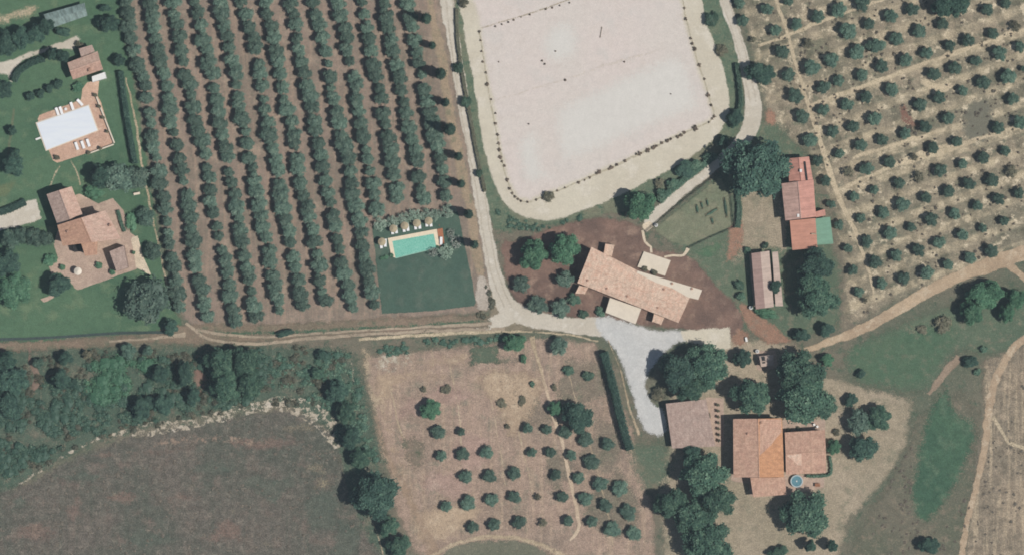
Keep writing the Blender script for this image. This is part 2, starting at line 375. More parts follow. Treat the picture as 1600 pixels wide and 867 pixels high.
patch('bare_ground', [(1150,470),(1175,478),(1230,520),(1240,535),(1200,540),(1160,505)], G_red, True, 2, 5, 6)
patch('bare_ground', [(1138,350),(1160,340),(1166,375),(1150,405),(1132,410),(1134,385)], G_red, True, 2, 5, 6)
patch('bare_ground', [(1195,168),(1215,176),(1212,200),(1194,196)], G_red, True, 1.5, 5, 5)
patch('bare_ground', [(1140,535),(1150,510),(1175,520),(1160,545)], G_red, True, 1.5, 5, 5)
patch('meadow', [(1315,545),(1400,500),(1490,470),(1600,440),(1700,440),(1700,520),(1560,560),(1500,560),(1450,615),(1370,612),(1330,600)], G_meadow2, True, 3, 8, 10)
patch('meadow', [(1320,548),(1380,512),(1470,500),(1510,520),(1480,570),(1440,612),(1370,610),(1335,598)], G_green, True, 3, 8, 9).active_material = mat_ground('damp_grass', A(80,106,82), A(90,110,86), A(104,114,92), None, 0, edge=3, ragged=3)
patch('field', [(1530,560),(1720,480),(1720,960),(1490,960),(1510,800),(1530,700)], G_plough, False, 2, 8, 12)
patch('field', [(1330,830),(1385,745),(1410,700),(1425,650),(1500,600),(1540,640),(1525,800),(1490,960),(1290,960)], G_verge, False, 3, 8, 10).active_material = mat_ground('worn_grass', A(112,108,92), A(98,102,84), A(130,120,102), A(146,134,112), .4, edge=2, ragged=3)
patch('meadow', [(1485,600),(1500,640),(1527,655),(1526,700),(1505,750),(1480,790),(1452,822),(1420,805),(1424,740),(1430,690),(1446,632),(1470,605)], G_green, True, 3, 6, 8)
strip('bare_ground', [(1500,555,14),(1475,585,16),(1450,618,8)], mat_ground('worn_earth', A(160,142,122), A(150,132,112), None, None, 0, edge=1, ragged=1.5), 2)

strip('verge', [(668,-60,16),(674,20,16),(688,80,20),(697,140,18),(708,200,20),(722,270,22),(738,340,20),(745,400,20),(755,440,12)], mat_ground('tan_verge', A(170,150,126), A(154,138,114), A(134,130,106), A(184,166,142), .4, edge=1.2, ragged=1.5), 2, 4)
# --- uneven wear in the fallow field and the tan field
def blot(x, y, rx, ry, mat, n=9, rot=0.0):
    pts = []
    for k in range(n):
        a = k*2*math.pi/n; q = RND.uniform(.6, 1.25); u, w = math.cos(a)*rx*q, math.sin(a)*ry*q
        pts.append((x+u*math.cos(rot)-w*math.sin(rot), y+u*math.sin(rot)+w*math.cos(rot)))
    patch('bare_ground', pts, mat, True, 3, 4, max(3, min(rx, ry)/5))
B_red = mat_ground('reddish_fallow', A(124,106,94), A(114,100,90), A(134,116,102), None, 0, edge=1.6, ragged=2.0, med=.3, grain=2.0, alpha=.75)
B_olive = mat_ground('olive_fallow', A(92,98,86), A(98,100,88), A(86,94,82), None, 0, edge=1.6, ragged=2.0, med=.3, grain=2.0, alpha=.8)
B_pale = mat_ground('pale_fallow', A(138,128,108), A(124,116,98), A(152,140,116), None, 0, edge=1.6, ragged=2.0, med=.4, grain=2.0, alpha=.6)
for x, y, rx, ry in ((190,775,34,14),(115,800,14,30),(285,775,34,16),(60,830,40,20),(400,690,60,16),(350,830,36,22),(240,705,50,12),(160,712,36,10)): blot(x, y, rx, ry, B_red)
for x, y, rx, ry in ((500,800,40,50),(420,760,44,30),(330,730,60,18),(240,840,46,20),(120,745,40,14),(540,850,30,50),(30,790,24,18)): blot(x, y, rx, ry, B_olive)
for x, y, rx, ry in ((492,730,24,18),(510,756,20,14),(180,768,12,9),(470,670,28,12),(300,760,9,7),(420,850,14,8),(90,850,10,8),(365,800,8,14)): blot(x, y, rx, ry, B_pale)
B_grey = mat_ground('grey_brown_field', A(140,126,110), A(126,118,102), A(116,114,96), A(160,142,122), .4, edge=2.2, ragged=2.2, med=.3, grain=1.7, alpha=.85)
for x, y, rx, ry in ((920,600,60,50),(950,690,40,50),(960,780,50,60),(830,640,50,34),(650,700,26,30),(870,740,40,40),(780,560,40,14)): blot(x, y, rx, ry, B_grey)
B_pink = mat_ground('pinkish_field', A(172,146,132), A(160,136,122), A(182,158,142), None, 0, edge=2.2, ragged=2.2, med=.3, grain=1.6, alpha=.8)
for x, y, rx, ry in ((700,620,50,26),(640,640,34,26),(740,700,40,36),(700,760,40,30),(680,560,40,12)): blot(x, y, rx, ry, B_pink)
# --- arena and its surround
patch('verge', [(688,-120),(700,60),(740,240),(757,340),(772,368),(840,362),(930,345),(985,335),(1080,280),(1130,240),(1168,190),(1165,110),(1120,-120)], G_verge, False, 2, 6, 10)
arena_outer = [(719,-120),(722,40),(738,130),(754,230),(776,300),(802,333),(850,347),(905,334),(990,297),(1080,248),(1125,208),(1142,168),(1134,110),(1110,45),(1098,-10),(1090,-120)]
patch('riding_track', arena_outer, G_sand, True, 1.2, 5, 9)
arena_in = [(740,-120),(749,50),(762,132),(778,220),(792,281),(806,308),(824,316),(840,311),(883,293),(955,262),(1042,220),(1086,201),(1115,183),(1107,149),(1092,102),(1072,30),(1062,-30),(1056,-120)]
patch('riding_arena', arena_in, G_arena, True, 1, 5, 9)
patch('raked_sand', [(858,180),(872,158),(1020,88),(1060,80),(1082,98),(1100,158),(1092,178),(1010,212),(900,258),(868,250)], G_arena2, True, 1, 5, 6)
patch('raked_sand', [(838,60),(860,30),(895,28),(915,60),(905,95),(870,108),(842,92)], G_arena2, True, 1, 5, 6)
patch('raked_sand', [(800,225),(830,195),(850,215),(858,260),(880,275),(830,298),(808,280)], G_arena2, True, 1, 5, 6)

strip('raked_sand', [(762,160,4),(820,143,4),(890,122,4),(960,98,5),(1040,76,4)], mat_ground('trodden_sand', A(204,193,178), A(207,197,183), None, None, 0, edge=1.0, ragged=1.6, alpha=.45, grain=.5), 1.5, 1.6)
strip('raked_sand', [(749,50,3),(762,132,3),(778,220,3),(792,281,3),(806,308,3),(824,316,3),(840,311,3),(883,293,3),(955,262,4),(1042,220,4),(1086,201,3),(1115,183,3),(1107,149,3),(1092,102,3),(1072,30,3),(1064,-20,3)], mat_ground('sand_edge', A(186,176,152), A(178,170,146), None, None, 0, edge=.6, ragged=1.0, alpha=.6, grain=.6), .8, 1.4)
strip('raked_sand', [(752,44,3),(800,30,3),(850,14,3),(900,-4,3)], mat_ground('sand_line', A(178,166,146), A(170,160,140), None, None, 0, edge=.6, ragged=1.0, alpha=.6), .8, 1.4)
# --- tracks and roads
patch('track_verge', [(675,-120),(715,-120),(717,60),(735,190),(760,300),(775,380),(800,465),(835,487),(930,505),(930,527),(850,520),(775,524),(760,495),(765,440),(748,360),(728,250),(708,140),(690,40)], mat_ground('trodden_verge', A(150,138,118), A(136,126,106), A(122,118,98), A(170,158,136), .4, edge=1, ragged=1.5), False, 1.5, 6, 7)
strip('track', [(697,-120,26),(699,0,26),(708,60,22),(720,140,22),(735,225,20),(750,305,22),(764,385,24),(776,440,28),(792,478,34),(830,497,30),(880,506,28),(945,512,34)], G_track, 1.2, 5)
strip('track', [(800,490,30),(772,505,24),(740,508,14)], G_track, 1.5, 4)
strip('track_verge', [(-120,545,26),(100,538,22),(230,528,24),(300,522,40),(400,520,34),(520,514,34),(640,508,34),(770,502,30)], mat_ground('brown_verge', A(140,122,104), A(122,112,94), A(108,110,90), A(156,140,120), .4, edge=1, ragged=1.5), 2, 6)
strip('verge', [(330,521,9),(450,519,10),(560,513,9),(680,507,9),(770,500,8)], G_green, 1.5, 2)
strip('verge', [(-120,534,5),(60,528,5),(180,520,5),(262,519,5)], mat_ground('dark_verge', A(72,84,80), A(62,76,72), None, None, 0, edge=.4, ragged=.5), .6, 2)  # narrow strip of dark grey-green
strip('track', [(300,512,5),(340,521,5),(420,526,4),(520,519,4),(640,512,4),(770,505,6)], G_rut, 1, 1.4)
strip('track', [(290,505,6),(330,530,6),(400,537,6),(470,530,6),(560,523,6),(680,517,6),(790,514,9)], G_rut, 1, 1.6)
strip('track', [(170,533,4),(230,529,4),(290,522,8)], G_rut, 1, 1.4)
strip('verge', [(560,530,6),(680,522,7),(800,518,5),(880,522,5),(935,533,5)], G_pale, 1.2, 2)
patch('bare_ground', [(1400,165),(1418,160),(1428,185),(1445,195),(1440,205),(1412,200)], mat_ground('reddish_earth', A(128,96,82), A(140,108,92), None, None, 0, edge=1.2, ragged=1.8, alpha=.7), True, 2, 4, 4)
patch('bare_ground', [(1505,165),(1545,150),(1560,200),(1530,232),(1500,215)], mat_ground('grey_earth', A(126,122,108), A(116,114,98), None, None, 0, edge=2, ragged=2), True, 3, 5, 6)
patch('bare_ground', [(1250,60),(1290,55),(1300,80),(1260,85)], mat_ground('grey_green_earth', A(124,122,100), A(112,114,94), None, None, 0, edge=2, ragged=2), True, 3, 5, 6)
strip('dirt_road', [(1255,548,10),(1300,532,14),(1350,512,18),(1400,485,20),(1450,455,22),(1500,432,22),(1550,412,26),(1580,402,26),(1660,372,20)], G_dirt, 1.5, 4)
strip('dirt_road', [(1565,405,14),(1590,425,12),(1620,455,10)], G_dirt, 1.2, 3)
strip('dirt_road', [(1700,500,16),(1600,530,15),(1562,580,15),(1545,640,15),(1540,690,14),(1525,760,12),(1508,830,12),(1490,960,12)], G_dirt, 1.5, 3.5)
strip('dirt_road', [(1552,650,8),(1575,690,7),(1600,700,6),(1660,720,6)], G_pale, 1.5, 2)
strip('track', [(1120,-120,18),(1133,0,20),(1150,50,19),(1166,110,22),(1177,160,28),(1172,200,30),(1150,228,22),(1118,258,18),(1060,304,18),(1022,338,20),(1010,352,22)], G_track, 1.0, 4)
G_worn = mat_ground('wheel_worn_gravel', A(190,180,162), A(182,172,154), None, None, 0, edge=.7, ragged=.8, alpha=.6, grain=.6)
for dx in (-5.5, 5.5): strip('track', [(697+dx,-40,3),(709+dx,60,3),(720+dx,140,3),(735+dx,225,3),(751+dx,305,3),(764+dx,385,3),(777+dx,440,3),(794+dx,480,3)], G_worn, .8, 1.3)
for dx in (-5, 5): strip('track', [(1120+dx,-60,3),(1133+dx,0,3),(1150+dx,50,3),(1166+dx,110,3),(1177+dx,160,3)], G_worn, .8, 1.3)
strip('drive', [(930,506,5),(965,528,5),(990,570,5),(1008,620,5),(1024,660,5)], mat_ground('worn_gravel', A(190,188,180), A(184,182,174), None, None, 0, edge=.8, ragged=1, alpha=.55, grain=.5), 1, 1.6)
strip('path', [(1004,360,4.5),(1008,378,4),(1017,386,3.5),(1018,395,4)], G_pavelight, .4, 1.4)
strip('path', [(1038,402,3.5),(1052,399,3.5),(1068,399,4),(1075,388,6)], G_pavelight, .4, 1.4)
strip('path', [(1205,-20,5),(1232,60,6),(1252,130,6),(1268,180,8),(1283,225,9),(1300,280,9),(1318,325,8),(1340,372,7),(1362,440,5),(1366,470,3)], G_pale, 1.2, 2)
for pts in ([(1185,72,7),(1240,52,8),(1300,28,8),(1380,0,7),(1430,-20,6)], [(1262,168,9),(1330,142,10),(1410,112,10),(1500,80,9),(1620,40,8)],
            [(1320,292,8),(1390,262,10),(1470,238,12),(1540,214,9),(1640,185,8)], [(1400,255,6),(1450,240,16),(1500,225,14)], [(1440,125,14),(1468,140,16),(1490,130,10)], [(1330,248,8),(1400,226,9),(1480,202,10)]):
    strip('path', pts, G_pale, 2, 2)
for pts in ([(675,548,2),(677,572,3)], [(700,560,3),(716,640,3),(722,700,3)], [(760,590,3),(776,670,3),(790,760,3)], [(880,560,3),(905,640,3),(940,760,3),(960,850,3)], [(610,600,4),(622,660,4),(650,730,3)]): strip('path', pts, G_straw, 1.5, 1.4)
for pts in ([(845,575,5),(862,640,6),(880,700,6),(893,760,6),(905,820,6),(890,845,4)], [(790,600,5),(806,660,4),(822,720,4),(834,780,3)], [(830,525,10),(842,570,7),(850,600,5)]):
    strip('path', pts, mat_ground('trodden_path', A(206,186,160), A(196,175,149), None, None, 0, edge=.6, ragged=1.0, alpha=.9) if pts[0][0] == 845 else G_straw, 1.2, 2)
G_bare = mat_ground('pale_bare_soil', A(186,164,138), A(174,152,128), A(196,176,150), None, 0, edge=2.5, ragged=2.5, alpha=.75)
patch('bare_ground', [(580,585),(640,575),(700,580),(690,600),(640,600),(610,640),(625,700),(650,760),(640,790),(612,720),(590,650)], G_bare, True, 3, 4, 5)
patch('bare_ground', [(645,560),(730,545),(728,575),(650,572)], G_bare, True, 3, 4, 5)
patch('bare_ground', [(740,580),(850,580),(845,640),(800,690),(770,650)], G_bare, True, 3, 4, 5)
patch('bare_ground', [(640,800),(720,780),(760,800),(700,850),(650,850)], G_bare, True, 3, 4, 5)
patch('bare_ground', [(562,545),(580,545),(585,600),(600,625),(585,650),(572,610)], G_straw, True, 2, 4, 4)
strip('track', [(585,640,16),(600,700,18),(625,750,18),(655,810,22),(680,870,30),(690,960,30)], mat_ground('worn_track', A(170,148,126), A(158,136,114), A(180,160,138), None, 0, edge=2, ragged=2, alpha=.8), 2, 4)
patch('bare_ground', [(585,552),(640,545),(645,570),(610,585),(585,575)], G_chalk, True, 2, 4, 4)
strip('bare_ground', [(547,556,4),(553,590,4),(556,600,3)], G_chalk, 1.5, 1.5)
patch('verge', [(640,545),(735,528),(828,523),(828,536),(740,540),(735,572),(785,570),(783,540),(730,538),(648,552)], G_verge, False, 1.2, 4, 5)
patch('meadow', [(731,536),(784,534),(786,572),(728,574)], mat_ground('grass_plot', A(96,108,88), A(84,98,80), A(122,116,98), A(140,126,108), .3, med=.3, edge=1.2, ragged=1.8, alpha=.85), False, 1, 4, 6)
strip('chalk_bank', [(28,757,4),(60,737,6),(95,715,6),(140,690,6),(170,680,5),(205,673,18),(250,668,24),(300,661,18),(350,648,18),(400,636,20),(440,632,26),(480,642,32),(505,655,34),(520,678,30),(527,700,14)], G_chalk, 2.5, 3)
strip('chalk_bank', [(240,690,18),(320,685,16),(400,690,18)], mat_ground('chalky_soil', A(160,140,122), A(140,122,106), None, None, 0, edge=1, ragged=2, holes=.52), 2.5, 4)
patch('bare_ground', [(300,560),(318,555),(325,590),(318,625),(304,610)], G_mulch, True, 2, 4, 5)
strip('bare_ground', [(45,540,6),(48,560,8),(58,590,14),(50,610,10)], mat_ground('pink_soil', A(148,126,112), A(130,112,98), None, None, 0, edge=1.2, ragged=2), 2, 3)
strip('path', [(582,815,3),(592,840,3),(602,880,3)], G_straw, .8, 1.2)
patch('meadow', [(690,862),(740,842),(810,840),(850,855),(880,900),(690,930)], mat_ground('dry_grass', A(120,118,100), A(108,110,92), None, A(150,138,118), .4, edge=1, ragged=1.5), True, 2, 5, 6)
strip('track', [(670,870,8),(720,846,10),(780,838,10),(830,846,10),(880,868,12),(920,900,12)], G_straw, 1.5, 2.5)
patch('meadow', [(620,690),(640,678),(668,690),(660,735),(640,730)], mat_ground('weedy_soil', A(116,112,94), A(132,118,102), A(96,102,82), A(160,140,122), .5, edge=1.5, ragged=2.5), True, 2, 4, 5)
patch('meadow', [(972,690),(1000,680),(1048,686),(1062,720),(1045,765),(1010,780),(985,745)], mat_ground('patchy_lawn', A(88,106,86), A(108,114,94), A(128,122,102), A(136,126,108), .5, edge=3, ragged=3, med=.25), True, 2, 4, 6)  # grass of mixed green and straw tones

# --- pool garden lawn, drive, paving
patch('lawn', [(580,349),(640,341),(716,330),(731,400),(746,478),(680,486),(596,491),(588,420)], G_poollawn, False, .6, 5, 8)
patch('yard', [(742,440),(752,428),(764,440),(770,478),(755,488),(744,480)], mat_ground('stony_ground', A(194,184,170), A(180,168,152), None, A(150,140,122), .4, edge=.6, ragged=1), True, 1.5, 4, 4)
patch('drive', [(925,500),(948,490),(995,503),(1030,513),(1060,512),(1085,518),(1080,535),(1058,540),(1030,565),(1012,600),(1025,630),(1040,640),(1043,680),(1012,680),(995,655),(985,618),(972,580),(958,548),(940,530)], G_gravel, True, .8, 4, 6)
patch('drive', [(1062,514),(1100,512),(1143,510),(1144,546),(1120,549),(1090,540),(1062,532)], G_sand, False, 1.0, 4, 5)
strip('verge', [(950,530,4),(968,575,4),(985,640,5),(1000,680,6)], G_straw, 1.0, 1.5)
patch('drive', [(-120,330),(0,324),(58,309),(68,345),(0,363),(-120,380)], G_track, False, .8, 4, 6)
patch('drive', [(-120,100),(0,96),(40,82),(80,70),(118,55),(126,62),(116,80),(100,78),(78,82),(50,90),(30,102),(20,120),(20,132),(10,128),(0,118),(-120,130)], G_track, True, 1.2, 4, 5)
patch('bare_ground', [(-120,22),(0,18),(30,10),(60,6),(60,22),(30,34),(0,42),(-120,60)], G_straw, True, 2, 4, 6)
strip('path', [(95,258,4),(85,275,4),(78,292,4)], G_straw, .6, 1.4)
strip('path', [(110,250,4),(118,265,4),(126,290,4)], G_straw, .6, 1.4)
patch('path', [(-120,290),(0,285),(22,275),(28,285),(20,300),(0,312),(-120,320)], mat_ground('mown_path', A(112,122,90), A(100,114,84), None, None, 0, edge=1, ragged=1.2), True, 1, 4, 6)
strip('path', [(22,170,4),(18,200,5),(14,235,5),(5,262,5)], mat_ground('worn_lawn', A(108,116,90), A(96,110,84), None, None, 0, edge=.6, ragged=.8), 1, 2)
strip('path', [(196,120,4),(212,190,5),(222,260,6),(245,370,5),(262,450,5)], G_straw, 1.2, 1.8)
patch('terrace', [(56,182),(126,156),(128,140),(136,128),(156,126),(153,150),(158,160),(178,222),(178,226),(85,257),(70,222)], G_terr, False, .3, 5, 7)
terr = [(84,381),(90,404),(75,417),(80,430),(94,427),(113,446),(118,455),(214,421),(216,415),(217,372),(204,363),(194,328),(176,309),(154,318),(140,310),(120,300),(95,340)]
patch('terrace', terr, G_patio, False, .6, 4, 6)
patch('terrace', [(203,371),(216,368),(222,395),(238,432),(212,418),(210,400)], G_pavelight, False, .5, 4, 4)
patch('terrace', [(62,467),(80,460),(90,463),(68,473)], G_patio, False, .5, 4, 3)
patch('terrace', [(1000,352),(1015,345),(1024,352),(1010,364)], G_pavelight, False, .4, 4, 4)
patch('terrace', [(1222,655),(1290,655),(1290,672),(1222,680)], G_patio, False, .5, 4, 4)
patch('terrace', [(1142,740),(1290,740),(1288,762),(1230,775),(1170,775),(1170,755),(1142,752)], G_patio, False, .6, 4, 5)
patch('bare_ground', [(1180,548),(1212,545),(1216,575),(1182,580)], G_patio, False, .8, 4, 5)
strip('verge', [(1172,392,4),(1176,440,4),(1180,480,4)], G_patio, .5, 1.4)
patch('kitchen_garden', [(1018,360),(1125,274),(1141,302),(1146,354),(1076,385),(1050,380)], G_olivegrass, False, .6, 5, 6)
patch('lawn', [(1082,390),(1148,362),(1152,300),(1160,310),(1158,350),(1140,372),(1110,408),(1090,400)], G_lawn, True, 1, 4, 6)

# ------------------------------------------------------------------ foliage
def crown_mesh(name, seed, lobes, n, leaf, mats, flat=.35, rough=.22, core=.80):
    """lobes (x,y,z,rx,ry,rz): dark inner mass per lobe plus n loose leaf sprays over the surfaces"""
    rs = np.random.RandomState(seed); V = []; F = []; T = []
    vol = [max(.05, (l[3]*l[4]+l[3]*l[5]+l[4]*l[5])) for l in lobes]; tot = sum(vol)
    base = bmesh.new(); bmesh.ops.create_icosphere(base, subdivisions=2, radius=1.0)
    bv = np.array([v.co[:] for v in base.verts]); bf = [[v.index for v in f.verts] for f in base.faces]; base.free()
    def bumpy(d, k): return 1 + rough*(noise.noise(Vector(d)*1.7+Vector((seed*3.1, k*7.7, 0)))*1.0 + .6*noise.noise(Vector(d)*4.1+Vector((k*2.2, seed*1.3, 4))))
    ncore = 0
    for k, l in enumerate(lobes):
        o = len(V)
        for d in bv:
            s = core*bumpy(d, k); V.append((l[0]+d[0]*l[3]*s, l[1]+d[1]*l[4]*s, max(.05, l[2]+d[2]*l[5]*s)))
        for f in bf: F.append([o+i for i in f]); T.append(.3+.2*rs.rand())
    for k, l in enumerate(lobes):
        m = int(n*vol[k]/tot)
        ltint = rs.uniform(-.14, .14)
        d = rs.normal(size=(m, 3)); d /= np.linalg.norm(d, axis=1)[:, None]
        d[:, 2] = np.where(d[:, 2] < -.35, -d[:, 2], d[:, 2])
        for i in range(m):
            s = bumpy(d[i], k)*rs.uniform(.80, 1.06)
            c = np.array([l[0]+d[i][0]*l[3]*s, l[1]+d[i][1]*l[4]*s, l[2]+d[i][2]*l[5]*s])
            if c[2] < .08: c[2] = .08
            skip = False
            for q, w in enumerate(lobes):
                if q != k and ((c[0]-w[0])/w[3])**2+((c[1]-w[1])/w[4])**2+((c[2]-w[2])/w[5])**2 < .62: skip = True; break
            if skip: continue
            nn = d[i]*.75+rs.normal(size=3)*.38+np.array([0, 0, flat*1.6]); nn /= np.linalg.norm(nn)
            u = np.cross(nn, rs.normal(size=3)); u /= np.linalg.norm(u); w = np.cross(nn, u)
            a = leaf*rs.uniform(.55, 1.25); b = a*rs.uniform(.45, .85)
            o = len(V); bend = nn*a*.18
            for p in (c-u*a*.5-bend, c-u*a*.1-w*b*.5, c+u*a*.5-bend, c-u*a*.05+w*b*.5): V.append(tuple(p))
            F.append([o, o+1, o+2, o+3])
            cl = noise.noise(Vector(c)*.9+Vector((seed, 0, 0)))
            T.append(float(np.clip(.5+ltint+cl*.45+rs.uniform(-.28, .28), 0, 1)))
    me = bpy.data.meshes.new(name); me.from_pydata(V, [], F)
    at = me.attributes.new('tint', 'FLOAT', 'FACE'); at.data.foreach_set('value', T)
    me.materials.append(mats)
    return me
def trunk_mesh(name, h, r, spread, limbs=4, seed=0):
    rs = random.Random(seed); mb = MB(); top = (rs.uniform(-.1,.1)*r*4, rs.uniform(-.1,.1)*r*4, h*.55)
    mb.tube((0,0,-.05), (0,0,.12*h), r*1.5, r); mb.tube((0,0,.12*h), top, r, r*.75)
    for k in range(limbs):
        a = k*2*math.pi/limbs+rs.uniform(-.4,.4); mid = (math.cos(a)*spread*.45, math.sin(a)*spread*.45, h*.85)
        mb.tube(top, mid, r*.6, r*.35, 6); mb.tube(mid, (math.cos(a+.3)*spread*.8, math.sin(a+.3)*spread*.8, h*1.2), r*.35, r*.1, 6)
    return mb.mesh(name, M['bark'])
KIND = {}
def kind(key, variants, r, h, trunk_h, n, leaf, mat, spec, seed0, rough=.22, core=.8, flat=.35, trunk_r=None):
    ms = []
    for k in range(variants):
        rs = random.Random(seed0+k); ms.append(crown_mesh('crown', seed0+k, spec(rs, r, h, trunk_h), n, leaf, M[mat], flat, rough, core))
    tr = [trunk_mesh('trunk', trunk_h*1.6, trunk_r or r*.085, r*.7, 4, seed0+k) for k in range(2)]
    KIND[key] = (ms, tr, r, h)
def sp_round(nl, spread, size, zf=.9):
    def f(rs, r, h, th):
        hc = (h-th)/2; L = [(0,0,th+hc*.95, r*.62, r*.62, hc*zf)]
        a0 = rs.uniform(0, 6.28)
        for k in range(nl):
            a = a0+k*2*math.pi/nl+rs.uniform(-.3,.3); d = r*spread*rs.uniform(.8,1.12); s = r*size*rs.uniform(.75,1.15)
            L.append((math.cos(a)*d, math.sin(a)*d, th+hc*rs.uniform(.6,1.15), s, s*rs.uniform(.85,1.1), hc*rs.uniform(.55,.8)))
        return L
    return f
def sp_big(rs, r, h, th):
    hc = (h-th)/2; L = [(0,0,th+hc*1.05, r*.6, r*.6, hc*.95)]
    for ring, (n, d, s, z) in enumerate(((6,.66,.36,.75),(5,.38,.34,1.45))):
        a0 = rs.uniform(0,6.28)
        for k in range(n):
            a = a0+k*2*math.pi/n+rs.uniform(-.35,.35); q = r*s*rs.uniform(.72,1.2)
            L.append((math.cos(a)*r*d*rs.uniform(.85,1.1), math.sin(a)*r*d*rs.uniform(.85,1.1), th+hc*z*rs.uniform(.85,1.08), q, q, min(hc*.6, q*1.0)))
    return L
def sp_cyp(rs, r, h, th):
    return [(rs.uniform(-.08,.08)*r, rs.uniform(-.08,.08)*r, th+(h-th)*f, r*w, r*w, (h-th)*.22) for f, w in ((.16,.8),(.36,1.0),(.56,.85),(.74,.6),(.88,.36))]
kind('olive', 10, 1.85, 3.4, .9, 1000, .29, 'olive', sp_round(5, .58, .48), 100, .38)
kind('orch', 9, 1.7, 3.2, .8, 900, .28, 'orch', sp_round(5, .55, .52), 200, .30)
kind('sparse', 3, 1.7, 2.6, .6, 420, .3, 'dry', sp_round(5, .6, .42), 300, .4, .6)
kind('oak', 4, 5.0, 9.0, 2.0, 4200, .52, 'oak', sp_big, 400, .25)
kind('darkoak', 4, 5.0, 9.0, 2.0, 4200, .52, 'dark', sp_big, 500, .25)
kind('green', 4, 4.0, 6.5, 1.2, 3200, .45, 'bright', sp_big, 600, .2)
kind('bush', 5, 1.4, 1.9, .1, 520, .3, 'scrub', sp_round(5, .55, .5), 700, .35)
kind('greenbush', 3, 1.4, 1.9, .1, 520, .3, 'bright', sp_round(5, .55, .5), 750, .3)
kind('cyp', 3, 1.2, 6.5, .2, 900, .3, 'cyp', sp_cyp, 800, .15, .85, .1)
kind('silver', 4, 1.6, 2.8, .7, 420, .3, 'silver', sp_round(6, .62, .40), 900, .45, .45)
kind('pale', 3, 1.6, 2.4, .5, 240, .3, 'pinkish', sp_round(6, .66, .36), 950, .5, .2)
kind('weed', 4, .55, .6, .0, 70, .22, 'weed', sp_round(4, .6, .5), 980, .5, .6)
kind('dry', 4, 1.4, 1.9, .1, 420, .3, 'dry', sp_round(5, .6, .5), 990, .4, .7)

def tree(name, label, cat, px, py, r, k, group=None, h=None, r2=None, rot=None, parts=True):
    """r (and r2 across) in photo pixels"""
    ms, tr, r0, h0 = KIND[k]; R = r*S; sx = R/r0; sy = (r2 or r)*S/r0; hh = h or h0*(.35+.65*(sx+sy)/2)
    sz = hh/h0; seed = RND.random(); loc = P(px, py, hh*.6); loc.z = 0
    rot = seed*6.28 if rot is None else rot
    t = thing(name, label, cat, loc, rot, group)
    c = link(bpy.data.objects.new('crown', ms[int(seed*997) % len(ms)]), t); c.scale = (sx, sy, sz)
    b = link(bpy.data.objects.new('trunk', tr[int(seed*499) % len(tr)]), t); b.scale = (sx, sy, sz)
    return t

# --- olive rows of the brown grove: centre lines in photo pixels
ROWS = [
 [(197,4),(207,67),(227,134),(234,187),(241,234),(251,284),(254,300),(264,360),(272,427),(282,477)],
 [(234,4),(246,67),(257,117),(266,167),(272,214),(284,268),(291,300),(298,344),(307,410),(317,461),(325,490)],
 [(272,4),(284,84),(296,134),(308,190),(313,217),(327,268),(330,310),(340,360),(352,410),(362,461),(369,498)],
 [(306,4),(312,33),(325,87),(337,140),(345,200),(355,244),(367,303),(375,360),(387,420),(395,467),(402,493)],
 [(345,4),(355,60),(368,117),(377,174),(387,221),(397,278),(410,340),(422,400),(432,454),(437,484)],
 [(377,4),(389,40),(400,80),(409,127),(415,177),(427,234),(436,284),(447,344),(459,400),(467,440),(474,477)],
 [(415,4),(424,43),(435,90),(444,150),(457,200),(465,254),(470,280),(484,337),(496,400),(504,447),(509,472)],
 [(455,4),(464,50),(475,107),(485,160),(495,214),(506,267),(511,293),(522,344),(532,400),(544,451),(552,482)],
 [(490,4),(500,43),(512,97),(520,150),(532,200),(546,260),(549,287),(561,340),(569,394),(579,447),(584,476)],
 [(529,4),(537,33),(544,84),(556,134),(564,187),(574,241),(582,284),(590,326)],
 [(567,4),(574,50),(584,100),(594,147),(604,200),(614,255),(622,312)],
 [(602,7),(610,60),(622,104),(630,147),(639,197),(649,234),(655,278),(662,310)],
 [(637,7),(647,57),(655,97),(664,144),(674,177),(680,214),(689,258),(697,305)]]
GAPS = {(0, 15): 1}
og = 'olive trees standing in long rows in the brown grove'
for ri, row in enumerate(ROWS):
    seg = catmull(row, 2.0, False); acc = [0]
    for i in range(1, len(seg)): acc.append(acc[-1]+np.hypot(*(seg[i]-seg[i-1])[:2]))
    n = int(acc[-1]/18.6); pts = []
    for k in range(n+1):
        s = acc[-1]*(1-k/n); i = min(range(len(acc)), key=lambda q: abs(acc[q]-s)); pts.append(seg[i])
    for k, p in enumerate(pts):
        r = RND.uniform(10.6, 14.0)
        if RND.random() < .16: r *= .72
        lab = f'olive tree {ORD[k+1]} up from the track in {ORD[ri+1]} row from left of brown grove'
        tree('olive_tree', lab, 'olive tree', p[0]+RND.uniform(-1.6,1.6), p[1]+RND.uniform(-3,3), r, 'olive', og, r2=r*RND.uniform(.9,1.15), rot=RND.uniform(-.5,.5)+RND.choice((0, math.pi)))

